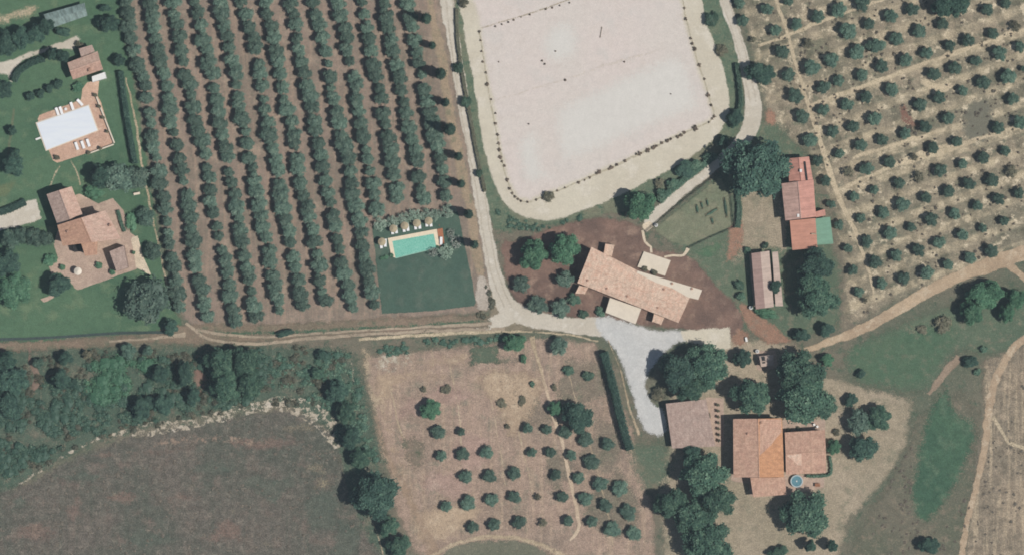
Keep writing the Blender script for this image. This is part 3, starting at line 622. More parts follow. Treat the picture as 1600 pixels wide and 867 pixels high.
# --- orchard right of the arena
def T(ox, oy, sc, L): return [(ox+a[0]/sc, oy+a[1]/sc, a[2]/sc)+tuple(a[3:]) for a in L]
ORCH = T(1100,0,2.988,[(160,18,30),(390,8,25),(292,42,35),(180,97,33),(430,113,33),(530,78,38),(628,48,42),(735,18,40),(332,143,33),(668,145,45),(765,112,32),(362,243,40),(225,185,20,1),(480,205,30,1),(712,243,42),(775,210,30),(595,280,38),(500,315,42),(392,348,38),(735,352,35),(628,378,32),(555,410,38),(425,448,40),(755,455,35),(668,487,36),(555,512,30),(455,543,38),(692,592,33),(600,615,32),(490,655,40),(730,678,35),(630,718,28),(760,788,38),(672,805,30,1),(528,752,30),(565,845,30)])
ORCH += T(1340,0,2.988,[(25,15,30),(52,110,36),(153,78,40),(253,47,36),(602,48,32),(690,15,28),(285,145,38),(393,115,33),(735,125,32,1),(182,183,36),(85,215,45),(5,240,35),(320,248,33),(428,215,30),(515,190,33),(628,157,30),(755,220,28),(220,280,38),(112,310,35),(18,352,30),(450,320,34),(553,285,30),(660,250,38),(355,347,36),(700,360,40),(588,385,36),(772,322,18),(157,420,40),(42,452,38),(380,455,34),(488,423,28),(288,490,36),(722,465,34),(78,555,40),(422,553,36),(315,592,32),(655,597,36),(757,572,36),(220,623,32),(115,652,32),(18,680,28),(460,662,32),(350,690,34),(688,707,28),(585,735,32),(148,758,34),(262,735,22,1),(42,790,38),(488,765,28),(385,797,34),(285,828,32,1),(715,802,36,1),(625,840,36),(520,857,32),(190,855,32)])
ORCH += T(1320,260,2.889,[(40,138,26),(132,107,24),(467,112,32),(365,142,30),(258,170,36),(785,122,27),(692,148,30),(597,178,26),(70,232,26),(170,207,33),(388,240,36),(495,215,30),(718,247,26),(297,275,24),(200,300,35),(98,338,32),(622,278,25),(425,342,32),(530,310,32),(12,370,26),(232,403,32),(330,378,32),(660,382,38),(562,412,32),(135,433,34),(33,467,26),(462,445,30),(368,480,38),(263,505,32),(163,527,30),(62,568,26),(88,605,15,1)])
ORCH += T(1080,200,3.942,[(860,470,34),(905,597,36)])
o2 = []
for t in ORCH:
    if all(math.hypot(t[0]-q[0], t[1]-q[1]) > 9 for q in o2): o2.append(t)
ORCH = o2
def row_labels(L, ang):
    """rows rise to the right by 'ang' degrees: number the rows from the top and the trees in each from the left"""
    ca, sa = math.cos(math.radians(ang)), math.sin(math.radians(ang))
    v = [(x*sa+y*ca, x*ca-y*sa, i) for i, (x, y) in enumerate(L)]; v.sort(); rows = [[v[0]]]
    for q in v[1:]:
        if q[0]-np.mean([w[0] for w in rows[-1][-5:]]) > 14.0: rows.append([q])
        else: rows[-1].append(q)
    out = {}
    for ri, r in enumerate(rows):
        r.sort(key=lambda q: q[1])
        for k, q in enumerate(r): out[q[2]] = (ri+1, k+1)
    return out
lab = row_labels([(t[0], t[1]) for t in ORCH], 18.5)
for i, t in enumerate(ORCH):
    sp = len(t) > 3; ri, k = lab[i]; size = 'sparse' if sp else 'small' if t[2] < 10 else 'big' if t[2] > 12.5 else 'round'
    tree('orchard_tree', f'{size} tree, {ORD[k]} from left in the {ORD[ri]} slanting row of the pale orchard', 'orchard tree',
         t[0]+1, t[1], t[2]*.93, 'sparse' if sp else 'orch', 'round trees dotted over the pale orchard', r2=t[2]*RND.uniform(.85,1))

# --- young olives in the tan field below the track
LOW = T(560,520,2.5,[(308,387,30),(400,385,17),(322,480,24),(405,475,29),(500,467,28),(418,562,28),(512,558,28),(607,550,28),(427,662,32),(520,650,28),(607,640,28),(342,677,25),(445,760,26),(530,750,28),(625,740,30),(700,640,16,1),(718,740,20,1),(660,372,22),(735,375,22),(677,466,21),(750,466,24),(770,553,24),(795,640,26),(818,733,24),(830,478,24),(805,388,28)])
LOW += T(860,500,2.3625,[(128,438,30),(210,458,26),(148,523,32),(103,580,24),(183,605,30),(258,622,34),(128,660,28),(203,685,28),(285,707,34),(153,745,24),(228,770,32),(307,787,32)])
lab = row_labels([(t[0], t[1]) for t in LOW], 4.0)
for i, t in enumerate(LOW):
    sp = len(t) > 3; ri, k = lab[i]
    tree('young_olive_tree', f'{"faded" if sp else "small round"} olive tree, {ORD[k]} from left in the {ORD[ri]} row of the tan field', 'olive tree',
         t[0]+.8, t[1], t[2]*.98, 'sparse' if sp else 'orch', 'small olive trees in the tan field', h=2.5 if not sp else 1.8)

# --- single trees and tree groups
# (name, label, category, x, y, r, r2, kind, height, group)
TREES = [
 ('oak_tree','huge dark oak covering the bend of the white track above the red barn','tree',1183,265,54,52,'darkoak',12,None),
 ('leaning_tree','dark tree leaning over the white track right of the arena','tree',1188,115,26,19,'darkoak',6,None),
 ('round_tree','big round green tree at the lower end of the drive beside the arena','tree',1001,320,27,26,'green',7.5,None),
 ('round_tree','left of two big touching green trees left of the long farmhouse','tree',834,398,25,25,'green',7,'pair of round trees by the farmhouse'),
 ('round_tree','right of two big touching green trees, close to the long farmhouse','tree',880,389,27,26,'green',7.5,'pair of round trees by the farmhouse'),
 ('garden_tree','grey-green tree leftmost on the brown soil, above the track bend','tree',815,444,14,14,'olive',3.5,'small trees on brown soil by the farmhouse'),
 ('garden_tree','grey-green tree touching the left end of the long farmhouse roof','tree',884,437,16,14,'olive',4,'small trees on brown soil by the farmhouse'),
 ('garden_tree','grey-green tree on the brown soil nearest the track edge','tree',841,476,15.5,15,'olive',3.5,'small trees on brown soil by the farmhouse'),
 ('garden_tree','grey-green tree in the middle of the trio beside the track','tree',876,482,15.5,15,'olive',3.5,'small trees on brown soil by the farmhouse'),
 ('garden_tree','dark green shrub just below the farmhouse corner porch','shrub',896,468,12,11,'bush',2.5,'small trees on brown soil by the farmhouse'),
 ('garden_shrub','low dark shrub at the gravel edge, farther from the cream canopy','shrub',911,491,9,8,'bush',1.6,'low shrubs at the gravel edge'),
 ('garden_shrub','low dark shrub at the gravel edge, right beside the cream canopy','shrub',938,487,10,8,'bush',1.6,'low shrubs at the gravel edge'),
 ('bush','lone round dry bush on the riding track inside the lower left bend','bush',857.5,307,10,9,'dry',1.6,None),
 ('tall_tree','upper tree of the tall dark clump below the green roof','tree',1274,415,31,28,'darkoak',9,'tall clump right of the shed'),
 ('tall_tree','middle tree of the tall dark clump right of the shed','tree',1267,443,27,26,'oak',9,'tall clump right of the shed'),
 ('tall_tree','lower tree of the tall dark clump right of the shed','tree',1281,468,33,30,'oak',9,'tall clump right of the shed'),
 ('small_tree','small dark tree growing against the pink shed roof','tree',1211,447,12,12,'darkoak',5,None),
 ('small_tree','left of two round bushes above the start of the dirt road','tree',1252,523,14,11,'darkoak',3.5,'pair of bushes above the dirt road'),
 ('small_tree','right of two round bushes above the start of the dirt road','tree',1292,514,14,13,'darkoak',3.5,'pair of bushes above the dirt road'),
 ('small_tree','round green bush just below the start of the dirt road','tree',1292,562,12,11,'green',3,None),
 ('small_tree','dark tree standing left of the tiny hut','tree',1161,560,15,16,'darkoak',4.5,None),
 ('oak_tree','oak beside the pergola, left in the clump above the big house','tree',1174,619,33,30,'oak',9,'oaks above the big brown-roofed house'),
 ('oak_tree','uppermost oak in the clump above the big house, below the hut','tree',1249,580,40,36,'oak',10,'oaks above the big brown-roofed house'),
 ('oak_tree','largest oak of the clump, overhanging the big house terrace','tree',1255,624,46,38,'oak',10,'oaks above the big brown-roofed house'),
 ('oak_tree','rightmost oak of the clump, over the terrace corner','tree',1284,634,24,22,'oak',7,'oaks above the big brown-roofed house'),
 ('small_tree','small spiky tree above the pair of trees right of the big house','tree',1330,625,12,11,'darkoak',3,None),
 ('bush','tiny bush beside the right wall of the big house','bush',1307,675,6.5,6,'dry',1.2,None),
 ('small_tree','small round tree touching the right wall of the big house','tree',1304,698,13,12.5,'green',3.5,None),
 ('fig_tree','ragged low tree at the edge of the grass right of the oaks','tree',1345,584,9,7,'darkoak',2,None),
 ('broad_tree','pale green tree, upper right of the trio right of the big house','tree',1372,653,22,21,'oak',6,'trio of trees right of the big house'),
 ('broad_tree','grey-green tree, upper left of the trio right of the big house','tree',1343,662,20,19,'olive',5.5,'trio of trees right of the big house'),
 ('broad_tree','darkest tree, lowest of the trio right of the big house','tree',1349,700,24,23,'darkoak',6.5,'trio of trees right of the big house'),
 ('oak_tree','large round oak alone below the porch of the big house','tree',1258,804,41,39,'oak',9,None),
 ('conifer','small dark conifer at the bottom frame edge right of the lone oak','tree',1300,853,10,10,'darkoak',5,None),
 ('conifer','small dark conifer touching the underside of the lone oak','tree',1266,852,11,10,'darkoak',5,None),
 ('bush','bush at the bottom frame edge below the lone oak','bush',1215,864,17,12,'oak',3,None),
 ('oak_tree','left oak of the pair over the gravel drive','tree',1060,580,35,36,'darkoak',9,'oaks between gravel drive and garage'),
 ('oak_tree','right oak of the pair over the gravel drive, above the garage','tree',1105,573,36,34,'oak',9,'oaks between gravel drive and garage'),
 ('oak_tree','lower oak leaning over the garage roof edge','tree',1078,605,28,22,'oak',8,'oaks between gravel drive and garage'),
 ('bush','olive-brown round bush on the gravel left of the garage','bush',1029,616,12,13,'dry',2.2,None),
 ('small_tree','small dark tree just below the garage','tree',1082,708,17,14,'darkoak',4.5,None),
 ('oak_tree','uppermost oak of the wood below the garage','tree',1099,742,40,36,'oak',9.5,'oaks in the wood below the garage'),
 ('oak_tree','leftmost oak of the wood, next to the small olives','tree',1050,789,27,26,'oak',8,'oaks in the wood below the garage'),
 ('oak_tree','rightmost oak in the middle of the wood below the garage','tree',1120,782,30,32,'oak',9,'oaks in the wood below the garage'),
 ('oak_tree','middle oak of the wood, between left and right neighbours','tree',1082,806,34,32,'oak',9,'oaks in the wood below the garage'),
 ('oak_tree','lowest oak of the wood, cut by the bottom frame edge','tree',1106,846,40,36,'oak',9.5,'oaks in the wood below the garage'),
 ('oak_tree','dark oak at the corner where the hedge meets the fallow field','tree',587,772,41,39,'darkoak',10,None),
 ('leafy_tree','bright green leafy tree alone in the upper tan field','tree',674,640,18,17,'green',4,None),
 ('oak_tree','very dark round tree beside the sandy path in the tan field','tree',902,651,27,26,'darkoak',7,None),
 ('small_tree','bright small tree touching the very dark round tree','tree',868,639,13,13,'green',3.5,None),
 ('small_tree','green tree by the track at the top of the tan field','tree',804,535,19,16,'green',4.5,None),
 ('small_tree','grey-green tree by the track, right of the green tree','tree',873,541,13,15,'olive',4,None),
 ('bush','dark round bush on bare soil left of the clipped hedge top','bush',888,579,9,8,'bush',1.6,None),
 ('bush','low green bush beside the top of the clipped hedge','bush',919,587,11,9,'bush',1.8,None),
 ('bush','tiny dry bush on the sandy path above the very dark tree','bush',866,605,5.5,4.5,'dry',1,None),
 ('bush','tiny green bush at the top of the sandy path','bush',832,600,5,4,'bush',1,None),
 ('bush','greyish dead bush above and right of the leafy tree','bush',697,608,8,9,'dry',1.2,None),
 ('bush','faint dry bush above the leafy tree','bush',662,608,5,5,'dry',.9,None),
 ('bush','narrow green shrub beside the green tree by the track','bush',818,560,5,8,'greenbush',1.6,None),
 ('bush','faint dry bush at the middle of the bare tan field','bush',784,630,7,9,'dry',1,None),
 ('bush','faint dry bush right of the middle of the tan field','bush',816,626,6,9,'dry',1,None),
 ('bush','tiny bush between the two sandy paths','bush',793,666,4.5,4,'dry',1,None),
 # right meadow
 ('broad_tree','upper left half of the dark clump below the dirt road','tree',1535,462,28,22,'green',6,'clump below the dirt road junction'),
 ('broad_tree','right half of the dark clump below the dirt road','tree',1552,455,20,18,'green',6,'clump below the dirt road junction'),
 ('broad_tree','lower left half of the dark clump below the dirt road','tree',1519,487,20,22,'green',6,'clump below the dirt road junction'),
 ('broad_tree','dark tree at the right frame edge below the road fork','tree',1588,466,17,18,'green',5.5,'trees at the right frame edge'),
 ('broad_tree','lower dark tree at the right frame edge below the road fork','tree',1574,490,13,17,'green',5,'trees at the right frame edge'),
 ('bush','grey round bush with a white trough, alone in the meadow','bush',1474,506,14,14,'dry',2.4,None),
 ('bush','faint bush left of the grey bush in the meadow','bush',1441,515,8,8,'dry',1.2,None),
 ('bush','dark bush beside the bend of the lower right dirt road','bush',1517,565,14,10,'darkoak',2.5,None),
 ('bush','small bush just right of the dark bush by the bend','bush',1527,581,7,6,'bush',1.4,None),
 ('bush','small bush above the dark bush by the bend','bush',1537,545,6,7,'bush',1.4,None),
 ('small_tree','dark small tree at the bottom frame edge right of the yard','tree',1452,852,18,15,'darkoak',4,None),
 # orchard big tree
 ('oak_tree','large square dark tree at the top edge of the pale orchard','tree',1474,9,19,20,'darkoak',7,'two halves of the large dark tree'),
 ('oak_tree','right part of the large dark tree at the top frame edge','tree',1496,8,20,21,'darkoak',7,'two halves of the large dark tree'),
 # left garden
 ('oak_tree','large ragged tree at the lower lawn corner beside the grove','tree',228,474,36,37,'olive',8,None),
 ('small_tree','small dark tree below the large ragged tree at the track','tree',267,510,14,13,'darkoak',3.5,None),
 ('small_tree','round dark tree at the lower terrace corner of the left villa','tree',91,446,21,20,'darkoak',6,None),
 ('small_tree','round tree by the right terrace edge of the left villa','tree',240,392,15,16,'orch',4,'trees right of the left villa'),
 ('small_tree','round tree right of the planting bed of the left villa','tree',229,340,15,16,'orch',4,'trees right of the left villa'),
 ('bush','pale bush between the two trees right of the left villa','bush',206,345,10,16,'greenbush',1.6,None),
 ('oak_tree','dark left part of the clump between left pool and villa','tree',158,274,19,20,'darkoak',6.5,'clump between left pool and villa'),
 ('oak_tree','middle tree of the clump between left pool and villa','tree',183,279,27,24,'olive',7,'clump between left pool and villa'),
 ('oak_tree','right tree of the clump, touching the brown grove','tree',212,278,20,19,'olive',6,'clump between left pool and villa'),
 ('bush','green bush under the dark clump above the left villa','bush',146,300,16,13,'greenbush',2.2,None),
 ('small_tree','grey-green tree, left of a pair below the cream drive','tree',55,372,15,16,'orch',4.5,'pair of trees below the cream drive'),
 ('small_tree','grey-green tree, right of a pair near the villa wall','tree',71,373,13,15,'orch',4.5,'pair of trees below the cream drive'),
 ('small_tree','tree at the left frame edge below the cream drive','tree',16,376,16,16,'orch',4.5,None),
 ('small_tree','tree next along the drive from the left frame edge','tree',34,367,13,13,'orch',4,None),
 ('broad_tree','large tree on the lawn at the left frame edge','tree',10,412,24,22,'darkoak',6,None),
 ('broad_tree','wide spreading tree in the lower left of the lawn','tree',20,450,28,32,'green',5,None),
 ('clipped_bush','dark clipped bush left of the villa terrace','bush',79,406,11,11,'greenbush',1.6,None),
 ('round_tree','dark round tree at the left edge of the upper lawn','tree',20,258,19,20,'darkoak',6,None),
 ('small_tree','tree above the dark round tree on the upper lawn','tree',23,240,9,9,'darkoak',4,None),
 ('small_tree','small dark tree on the path edge of the upper lawn','tree',19,204,8,9,'darkoak',3,None),
 ('small_tree','round dark tree beside the grove near the long shed','tree',170,38,18,15,'darkoak',5,None),
 ('bush','small dark leafy stand-in for a shadow above the round tree by the grove','bush',164,13,10,6,'darkoak',2.5,None),  # leaf mass added in place of a cast shadow
 ('small_tree','small round tree at the top of the long left hedge','tree',186,95,10,11,'darkoak',3.5,None),
 ('small_tree','dark tree left of the upper outbuilding','tree',82,85,10,12,'darkoak',5,'trees left of the outbuilding'),
 ('small_tree','dark tree close to the upper outbuilding wall','tree',97,88,11,13,'darkoak',5,'trees left of the outbuilding'),
 ('bush','bush at the lower corner of the upper outbuilding','bush',121,137,8,10,'greenbush',1.6,None),
 ('bush','bush at the upper wall of the small outbuilding roof','bush',124,71,8,6,'dry',1.6,None),
 ('round_bush','leftmost of four round bushes on the upper lawn','bush',47,151,8,8.5,'darkoak',2.2,'row of four round bushes on the upper lawn'),
 ('round_bush','second from left of four round bushes on the upper lawn','bush',63,147,8,8,'darkoak',2.2,'row of four round bushes on the upper lawn'),
 ('round_bush','third from left of four round bushes on the upper lawn','bush',77,138,8,8,'darkoak',2.2,'row of four round bushes on the upper lawn'),
 ('round_bush','rightmost of four round bushes on the upper lawn','bush',90,132,9,8.5,'darkoak',2.2,'row of four round bushes on the upper lawn'),
 ('broad_tree','leftmost tree of the belt under the long shed','tree',8,68,22,20,'darkoak',6,'belt of trees below the long shed'),
 ('broad_tree','second tree from left of the belt under the long shed','tree',33,60,20,18,'darkoak',6,'belt of trees below the long shed'),
 ('broad_tree','third tree from left of the belt under the long shed','tree',55,53,18,16,'darkoak',5.5,'belt of trees below the long shed'),
 ('broad_tree','rightmost tree of the belt, touching the long shed','tree',70,42,15,14,'darkoak',5.5,'belt of trees below the long shed'),
 ('bush','bush right below the long shed, beside the drive end','bush',98,50,14,8,'darkoak',2.5,None),
 ('broad_tree','tree at the left frame edge beside the upper drive','tree',5,140,17,17,'darkoak',5,None),
 # scrub wood lower left
 ('oak_tree','upper tree of the dark wood at the left frame edge','tree',10,562,17,14,'darkoak',6,'dark wood at the left frame edge'),
 ('oak_tree','broad middle tree of the dark wood at the left frame edge','tree',18,594,28,26,'darkoak',7,'dark wood at the left frame edge'),
 ('oak_tree','lower tree of the dark wood at the left frame edge','tree',14,632,26,24,'darkoak',6.5,'dark wood at the left frame edge'),
 ('oak_tree','large bright tree, upper left of the clump below the track','tree',345,566,27,27,'oak',8,'big green clump below the track'),
 ('oak_tree','large bright tree, upper right of the clump below the track','tree',383,566,27,25,'oak',8,'big green clump below the track'),
 ('oak_tree','large bright tree, lower left of the clump below the track','tree',352,603,26,24,'oak',7.5,'big green clump below the track'),
 ('oak_tree','large bright tree, lower right of the clump below the track','tree',388,600,26,24,'oak',7.5,'big green clump below the track'),
 ('small_tree','ring-shaped grey-green tree at the top edge of the scrub','tree',200,548,13,13,'orch',3.5,'small trees along the scrub top edge'),
 ('small_tree','small tree right of the ring-shaped one at the scrub edge','tree',231,548,9,8,'orch',3,'small trees along the scrub top edge'),
 ('small_tree','upper dark tree beside the pink soil in the scrub','tree',102,559,12,13,'darkoak',4,'dark trees in the left scrub'),
 ('small_tree','lower dark tree beside the pink soil in the scrub','tree',95,593,16,18,'darkoak',5,'dark trees in the left scrub'),
 ('small_tree','small grey tree between pink soil and the dark wood','tree',60,567,9,9,'orch',3,'dark trees in the left scrub'),
 ('small_tree','dry grey tree at the scrub top between dark and ring-shaped trees','tree',136,553,9,8,'dry',2.5,'dark trees in the left scrub'),
 ('small_tree','dark tree left of the bright green patch in the scrub','tree',114,600,9,10,'darkoak',3.5,'dark trees in the left scrub'),
 ('small_tree','dark tree, upper of the group left of the green clump','tree',250,585,15,16,'darkoak',5,'dark trees right in the scrub'),
 ('small_tree','dark tree, lower left of the group left of the green clump','tree',222,636,20,18,'darkoak',5,'dark trees right in the scrub'),
 ('small_tree','dark tree, lower right of the group left of the green clump','tree',254,632,18,18,'darkoak',5,'dark trees right in the scrub'),
 ('small_tree','dark tree against the left side of the big green clump','tree',288,583,12,24,'darkoak',5,'dark trees right in the scrub'),
 ('small_tree','dark tree below the pink gap beside the green clump','tree',302,618,15,13,'darkoak',4.5,'dark trees right in the scrub'),
 ('small_tree','uppermost dark tree of the strip left of the tan field','tree',528,612,18,20,'darkoak',5,'strip of trees left of the tan field'),
 ('small_tree','second tree down in the strip left of the tan field','tree',541,642,16,18,'oak',5,'strip of trees left of the tan field'),
 ('small_tree','third tree down in the strip left of the tan field','tree',548,682,19,18,'darkoak',6,'strip of trees left of the tan field'),
 ('small_tree','fourth tree down in the strip, above the dark corner oak','tree',562,714,17,16,'oak',5,'strip of trees left of the tan field'),
 ('small_tree','first tree below the dark corner oak beside the tan field','tree',608,822,18,16,'oak',5,'strip of trees left of the tan field'),
 ('small_tree','lowest tree of the strip, cut by the bottom frame edge','tree',622,853,20,18,'oak',5,'strip of trees left of the tan field'),
 ('small_tree','dark tree by the track above the strip of trees','tree',506,555,13,10,'darkoak',3,None),
 ('small_tree','dark bushy tree in the scrub below the track verge','tree',497,583,14,9,'oak',3,None),
 ('bush','long dark bush on the grass between the two wheel ruts','bush',446,520,17,6,'darkoak',1.8,None),
 # arena verge
 ('shrub','shrub at the top of the verge left of the arena','shrub',724,5,8,8,'dry',2,'shrubs on the verge left of the arena'),
 ('shrub','second shrub down on the verge left of the arena','shrub',716,106,9,9,'bush',2.4,'shrubs on the verge left of the arena'),
 ('shrub','darkest shrub, third down on the verge left of the arena','shrub',728,159,9,9,'bush',2.6,'shrubs on the verge left of the arena'),
 ('shrub','lowest shrub on the verge left of the arena','shrub',749,271,7,7,'bush',2.2,'shrubs on the verge left of the arena'),
 ('shrub','uppermost shrub on the verge right of the arena','shrub',1112,30,12,11,'bush',2.6,'shrubs on the verge right of the arena'),
 ('shrub','dead twiggy shrub on the verge right of the arena','shrub',1127,79,10,10,'dry',2,'shrubs on the verge right of the arena'),
 ('shrub','round green tree at the lower right corner of the arena','shrub',1149,185,14,15,'darkoak',4,'shrubs on the verge right of the arena'),
 ('shrub','dark bushy shrub where the white track meets the arena corner','shrub',1131,222,10,12,'darkoak',3,'shrubs on the verge right of the arena'),
 ('shrub','large dark shrub above the drive, beside the arena edge','shrub',1069,266,15,16,'darkoak',3,'shrubs between arena and drive'),
 ('shrub','dark shrub rightmost between arena edge and drive','shrub',1088,258,13,10,'bush',2.4,'shrubs between arena and drive'),
 ('shrub','dark shrub next to the big round tree above the drive','shrub',1034,304,11,10,'bush',2.4,'shrubs between arena and drive'),
 ('shrub','greyish shrub above the drive, nearest the arena edge','shrub',1030,287,8,8,'dry',1.6,'shrubs between arena and drive'),
 ('shrub','shrub halfway along the drive below the arena edge','shrub',1050,288,11,9,'bush',2.2,'shrubs between arena and drive'),
 ('shrub','long low shrub beside the drive near the huge oak','shrub',1110,244,13,6,'bush',1.8,'shrubs between arena and drive'),
 ('bush','dark shrub left of the pink shed, upper one','bush',1155,445,7,9,'bush',1.8,'shrubs left of the pink shed'),
 ('bush','dark shrub left of the pink shed, lower one','bush',1158,463,8,8,'bush',2,'shrubs left of the pink shed'),
 ('bush','green shrub hugging the lower wall of the pink shed','bush',1196,488,20,9,'greenbush',2,None),
 ('bush','small dark shrub above the top of the pink shed','bush',1196,384,7,5,'bush',1.6,None),
 ('bush','green shrub at the upper left corner of the pink shed','bush',1168,392,6,6,'bush',1.4,None),
]
for (nm, lb, ct, x, y, r, r2, k, h, g) in TREES:
    tree(nm, lb, ct, x, y, r, k, g, h, r2, rot=RND.uniform(-.25, .25)+RND.choice((0, math.pi)) if abs(r-r2) > 2.5 else None)

# the row of cypresses between grove and track
CYP = [(662,29,11),(671,71,8),(684,115,12),(692,160,9),(699,202,13),(712,244,9),(716,287,9),(728,334,10),(737,382,9)]
for i, (x, y, r) in enumerate(CYP):
    tree('cypress_tree', f'dark pointed cypress, {ORD[i+1]} from the top of the row beside the track', 'cypress', x+4, y, r*.8, 'cyp', 'cypresses between grove and track', h=r*.75+1.6)

# pale ornamental shrubs round the turquoise pool
SIL = [(594,351,12),(613.5,347,11),(631,342,12),(648.6,338,12),(666.5,337,12),(681,335,10),(700,330,13)]
for i, (x, y, r) in enumerate(SIL):
    tree('silvery_olive_tree', f'silvery pale shrub, {ORD[i+1]} from left in the row above the turquoise pool', 'shrub', x, y, r, 'silver', 'silvery shrubs above the turquoise pool', h=2.2)
tree('white_shrub', 'thin whitish shrub right of the wooden pool deck', 'shrub', 704, 364, 8, 'pale', None, 1.4)
tree('white_shrub', 'wide whitish shrub at the right lawn edge by the deck', 'shrub', 712, 377, 11, 'pale', None, 1.8)
tree('grey_shrub', 'pinkish grey shrub overhanging the lower pool edge', 'shrub', 676, 394, 9, 'pale', None, 1.8)
tree('silvery_shrub', 'pale green shrub just below the wooden pool deck', 'shrub', 697, 394, 13, 'silver', None, 2.0)
for x, y, r, lb in ((612,399,3.5,'dark little plant at the lower left pool corner'),(603,402,4,'small yellow-green plant left of the pool corner plant'),(597,403.5,4,'pale low plant farthest left of the pool corner'),
                    (684,386,2.8,'dark little plant at the lower right pool corner'),(693,384.5,3.6,'dark little plant below the white lounger on the deck')):
    tree('pool_plant', lb, 'plant', x, y, r, 'greenbush', 'little plants at the pool corners', .7)

# weed tufts along the arena's edge
TUFT = T(560,0,2.988,[(640,125,9),(670,115,8),(700,105,9),(725,95,9),(760,82,6),(800,70,9),(875,45,9),(905,38,9),(940,28,8),(985,15,8),(565,150,9),(570,190,7),(575,240,7),(580,290,8),(595,340,8),(600,395,13),(620,465,6),(640,530,7),(640,578,9),(650,630,9),(655,670,10),(658,700,11),(662,735,12),(670,755,8),(682,775,9),(695,840,12),(920,240,8),(858,285,10),(870,300,9),(965,375,10),(795,580,7),(655,290,6)])
TUFT += T(860,0,2.988,[(625,40,8),(632,90,10),(655,180,9),(662,205,9),(673,230,14),(695,305,12),(720,370,8),(737,445,14),(750,492,9),(765,545,10),(755,555,8),(740,572,7),(675,600,17),(625,620,11),(610,632,11),(595,640,11),(562,650,8),(545,658,13),(520,668,9),(495,682,9),(480,690,14),(455,703,14),(418,718,14),(400,720,8),(348,752,10),(310,770,10),(285,782,13),(275,790,9),(228,803,13),(215,810,8),(185,830,8),(160,842,6),(130,853,8),(345,290,9),(70,375,10),(562,440,6)])
TUFT += T(760,280,3.335,[(120,50,10),(135,75,9),(150,92,10),(165,105,8),(180,115,9),(215,120,8),(260,108,8),(290,100,8),(370,60,8),(410,45,7),(480,18,10)])
proto = None
for (x, y, r) in TUFT:
    t = tree('weed_tuft', 'low dry brown weed tuft on the pale sand of the riding arena', 'weed', x, y, r*(.62 if r < 4 and pin(x, y, np.array(arena_in)*.94+np.array([925,80])*.06) else .88), 'weed', 'weed tufts on the arena sand', h=.22+r*.06)

# --- hedges
def hedge(name, label, pts, w, h, mat, seed, group=None, leaf=.32, dens=26):
    """clipped hedge; pts photo pixels, w in metres"""
    rs = np.random.RandomState(seed); c = [np.array(P(p[0], p[1])[:2]) for p in catmull(pts, 4, False)]
    o = np.mean(c, 0); V = []; F = []; Tn = []
    prof = [(-.5,0),(-.5,.8),(-.38,1),(.38,1),(.5,.8),(.5,0)]
    for i, p in enumerate(c):
        t = c[min(i+1,len(c)-1)]-c[max(i-1,0)]; t /= np.linalg.norm(t); nn = np.array([-t[1], t[0]])
        for a, b in prof:
            q = p-o+nn*w*a*(.86+.22*noise.noise(Vector((p[0]*.7,p[1]*.7,seed+a)))); V.append((q[0], q[1], h*b*(.92+.14*noise.noise(Vector((p[0]*.6,p[1]*.6,seed*2+a))))))
        if i:
            for k in range(5): F.append([6*(i-1)+k, 6*(i-1)+k+1, 6*i+k+1, 6*i+k]); Tn.append(.2)
    F.append([0,1,2,3,4,5]); F.append([len(V)-6+k for k in (5,4,3,2,1,0)]); Tn += [.2,.2]
    L = sum(np.linalg.norm(c[i]-c[i-1]) for i in range(1, len(c)))
    for _ in range(int(L*(w+1.6*h)*dens)):
        i = rs.randint(1, len(c)); u = rs.rand(); p = c[i-1]*(1-u)+c[i]*u-o; t = c[i]-c[i-1]; t /= np.linalg.norm(t); nn = np.array([-t[1], t[0]])
        a = rs.uniform(-.54,.54); z = h*rs.uniform(.92,1.08) if abs(a) < .42 else h*rs.uniform(.15,1.0)
        cc = np.array([*(p+nn*w*a), z]); d = np.array([nn[0]*a, nn[1]*a, .6])+rs.normal(size=3)*.5; d /= np.linalg.norm(d)
        uu = np.cross(d, rs.normal(size=3)); uu /= np.linalg.norm(uu); ww = np.cross(d, uu); s = leaf*rs.uniform(.6,1.2)
        k = len(V); V += [tuple(cc-uu*s*.5), tuple(cc-ww*s*.32), tuple(cc+uu*s*.5), tuple(cc+ww*s*.32)]; F.append([k,k+1,k+2,k+3]); Tn.append(float(np.clip(rs.normal(.5,.2),0,1)))
    me = bpy.data.meshes.new(name); me.from_pydata(V, [], F); at = me.attributes.new('tint','FLOAT','FACE'); at.data.foreach_set('value', Tn); me.materials.append(mat)
    ob = link(bpy.data.objects.new(name, me)); ob.location = (o[0], o[1], ground_z(o[0]/S+800, 433.5-o[1]/S))
    return tag(ob, label, 'hedge', group)
hedge('clipped_hedge', 'long straight clipped green hedge between gravel drive and tan field', [(943,550),(952,580),(962,620),(972,660),(984,702)], 2.0, 2.6, M['dark'], 1)
hedge('clipped_hedge', 'long thin dark hedge between the left lawn and the brown grove', [(189,112),(194,150),(200,190),(206,225),(212,256)], 1.3, 1.8, M['dark'], 2)
hedge('wild_hedge', 'low dry hedge strip on the verge left of the arena', [(714,14),(714,45),(717,80),(725,130),(736,190),(747,250),(758,300)], .9, .9, M['dry'], 3, dens=16)
hedge('wild_hedge', 'dark bushy hedge strip along the white track right of the arena', [(1151,100),(1155,130),(1157,155),(1154,175),(1143,200)], 1.1, 1.4, M['scrub'], 4)
hedge('wild_hedge', 'dark hedge along the upper edge of the drive by the big round tree', [(1030,315),(1055,292),(1080,272),(1118,243)], 1.6, 1.4, M['scrub'], 5)
hedge('garden_hedge', 'low hedge outside the right side of the kitchen garden', [(1152,300),(1155,330),(1152,356)], 1.4, 1.0, M['scrub'], 6)
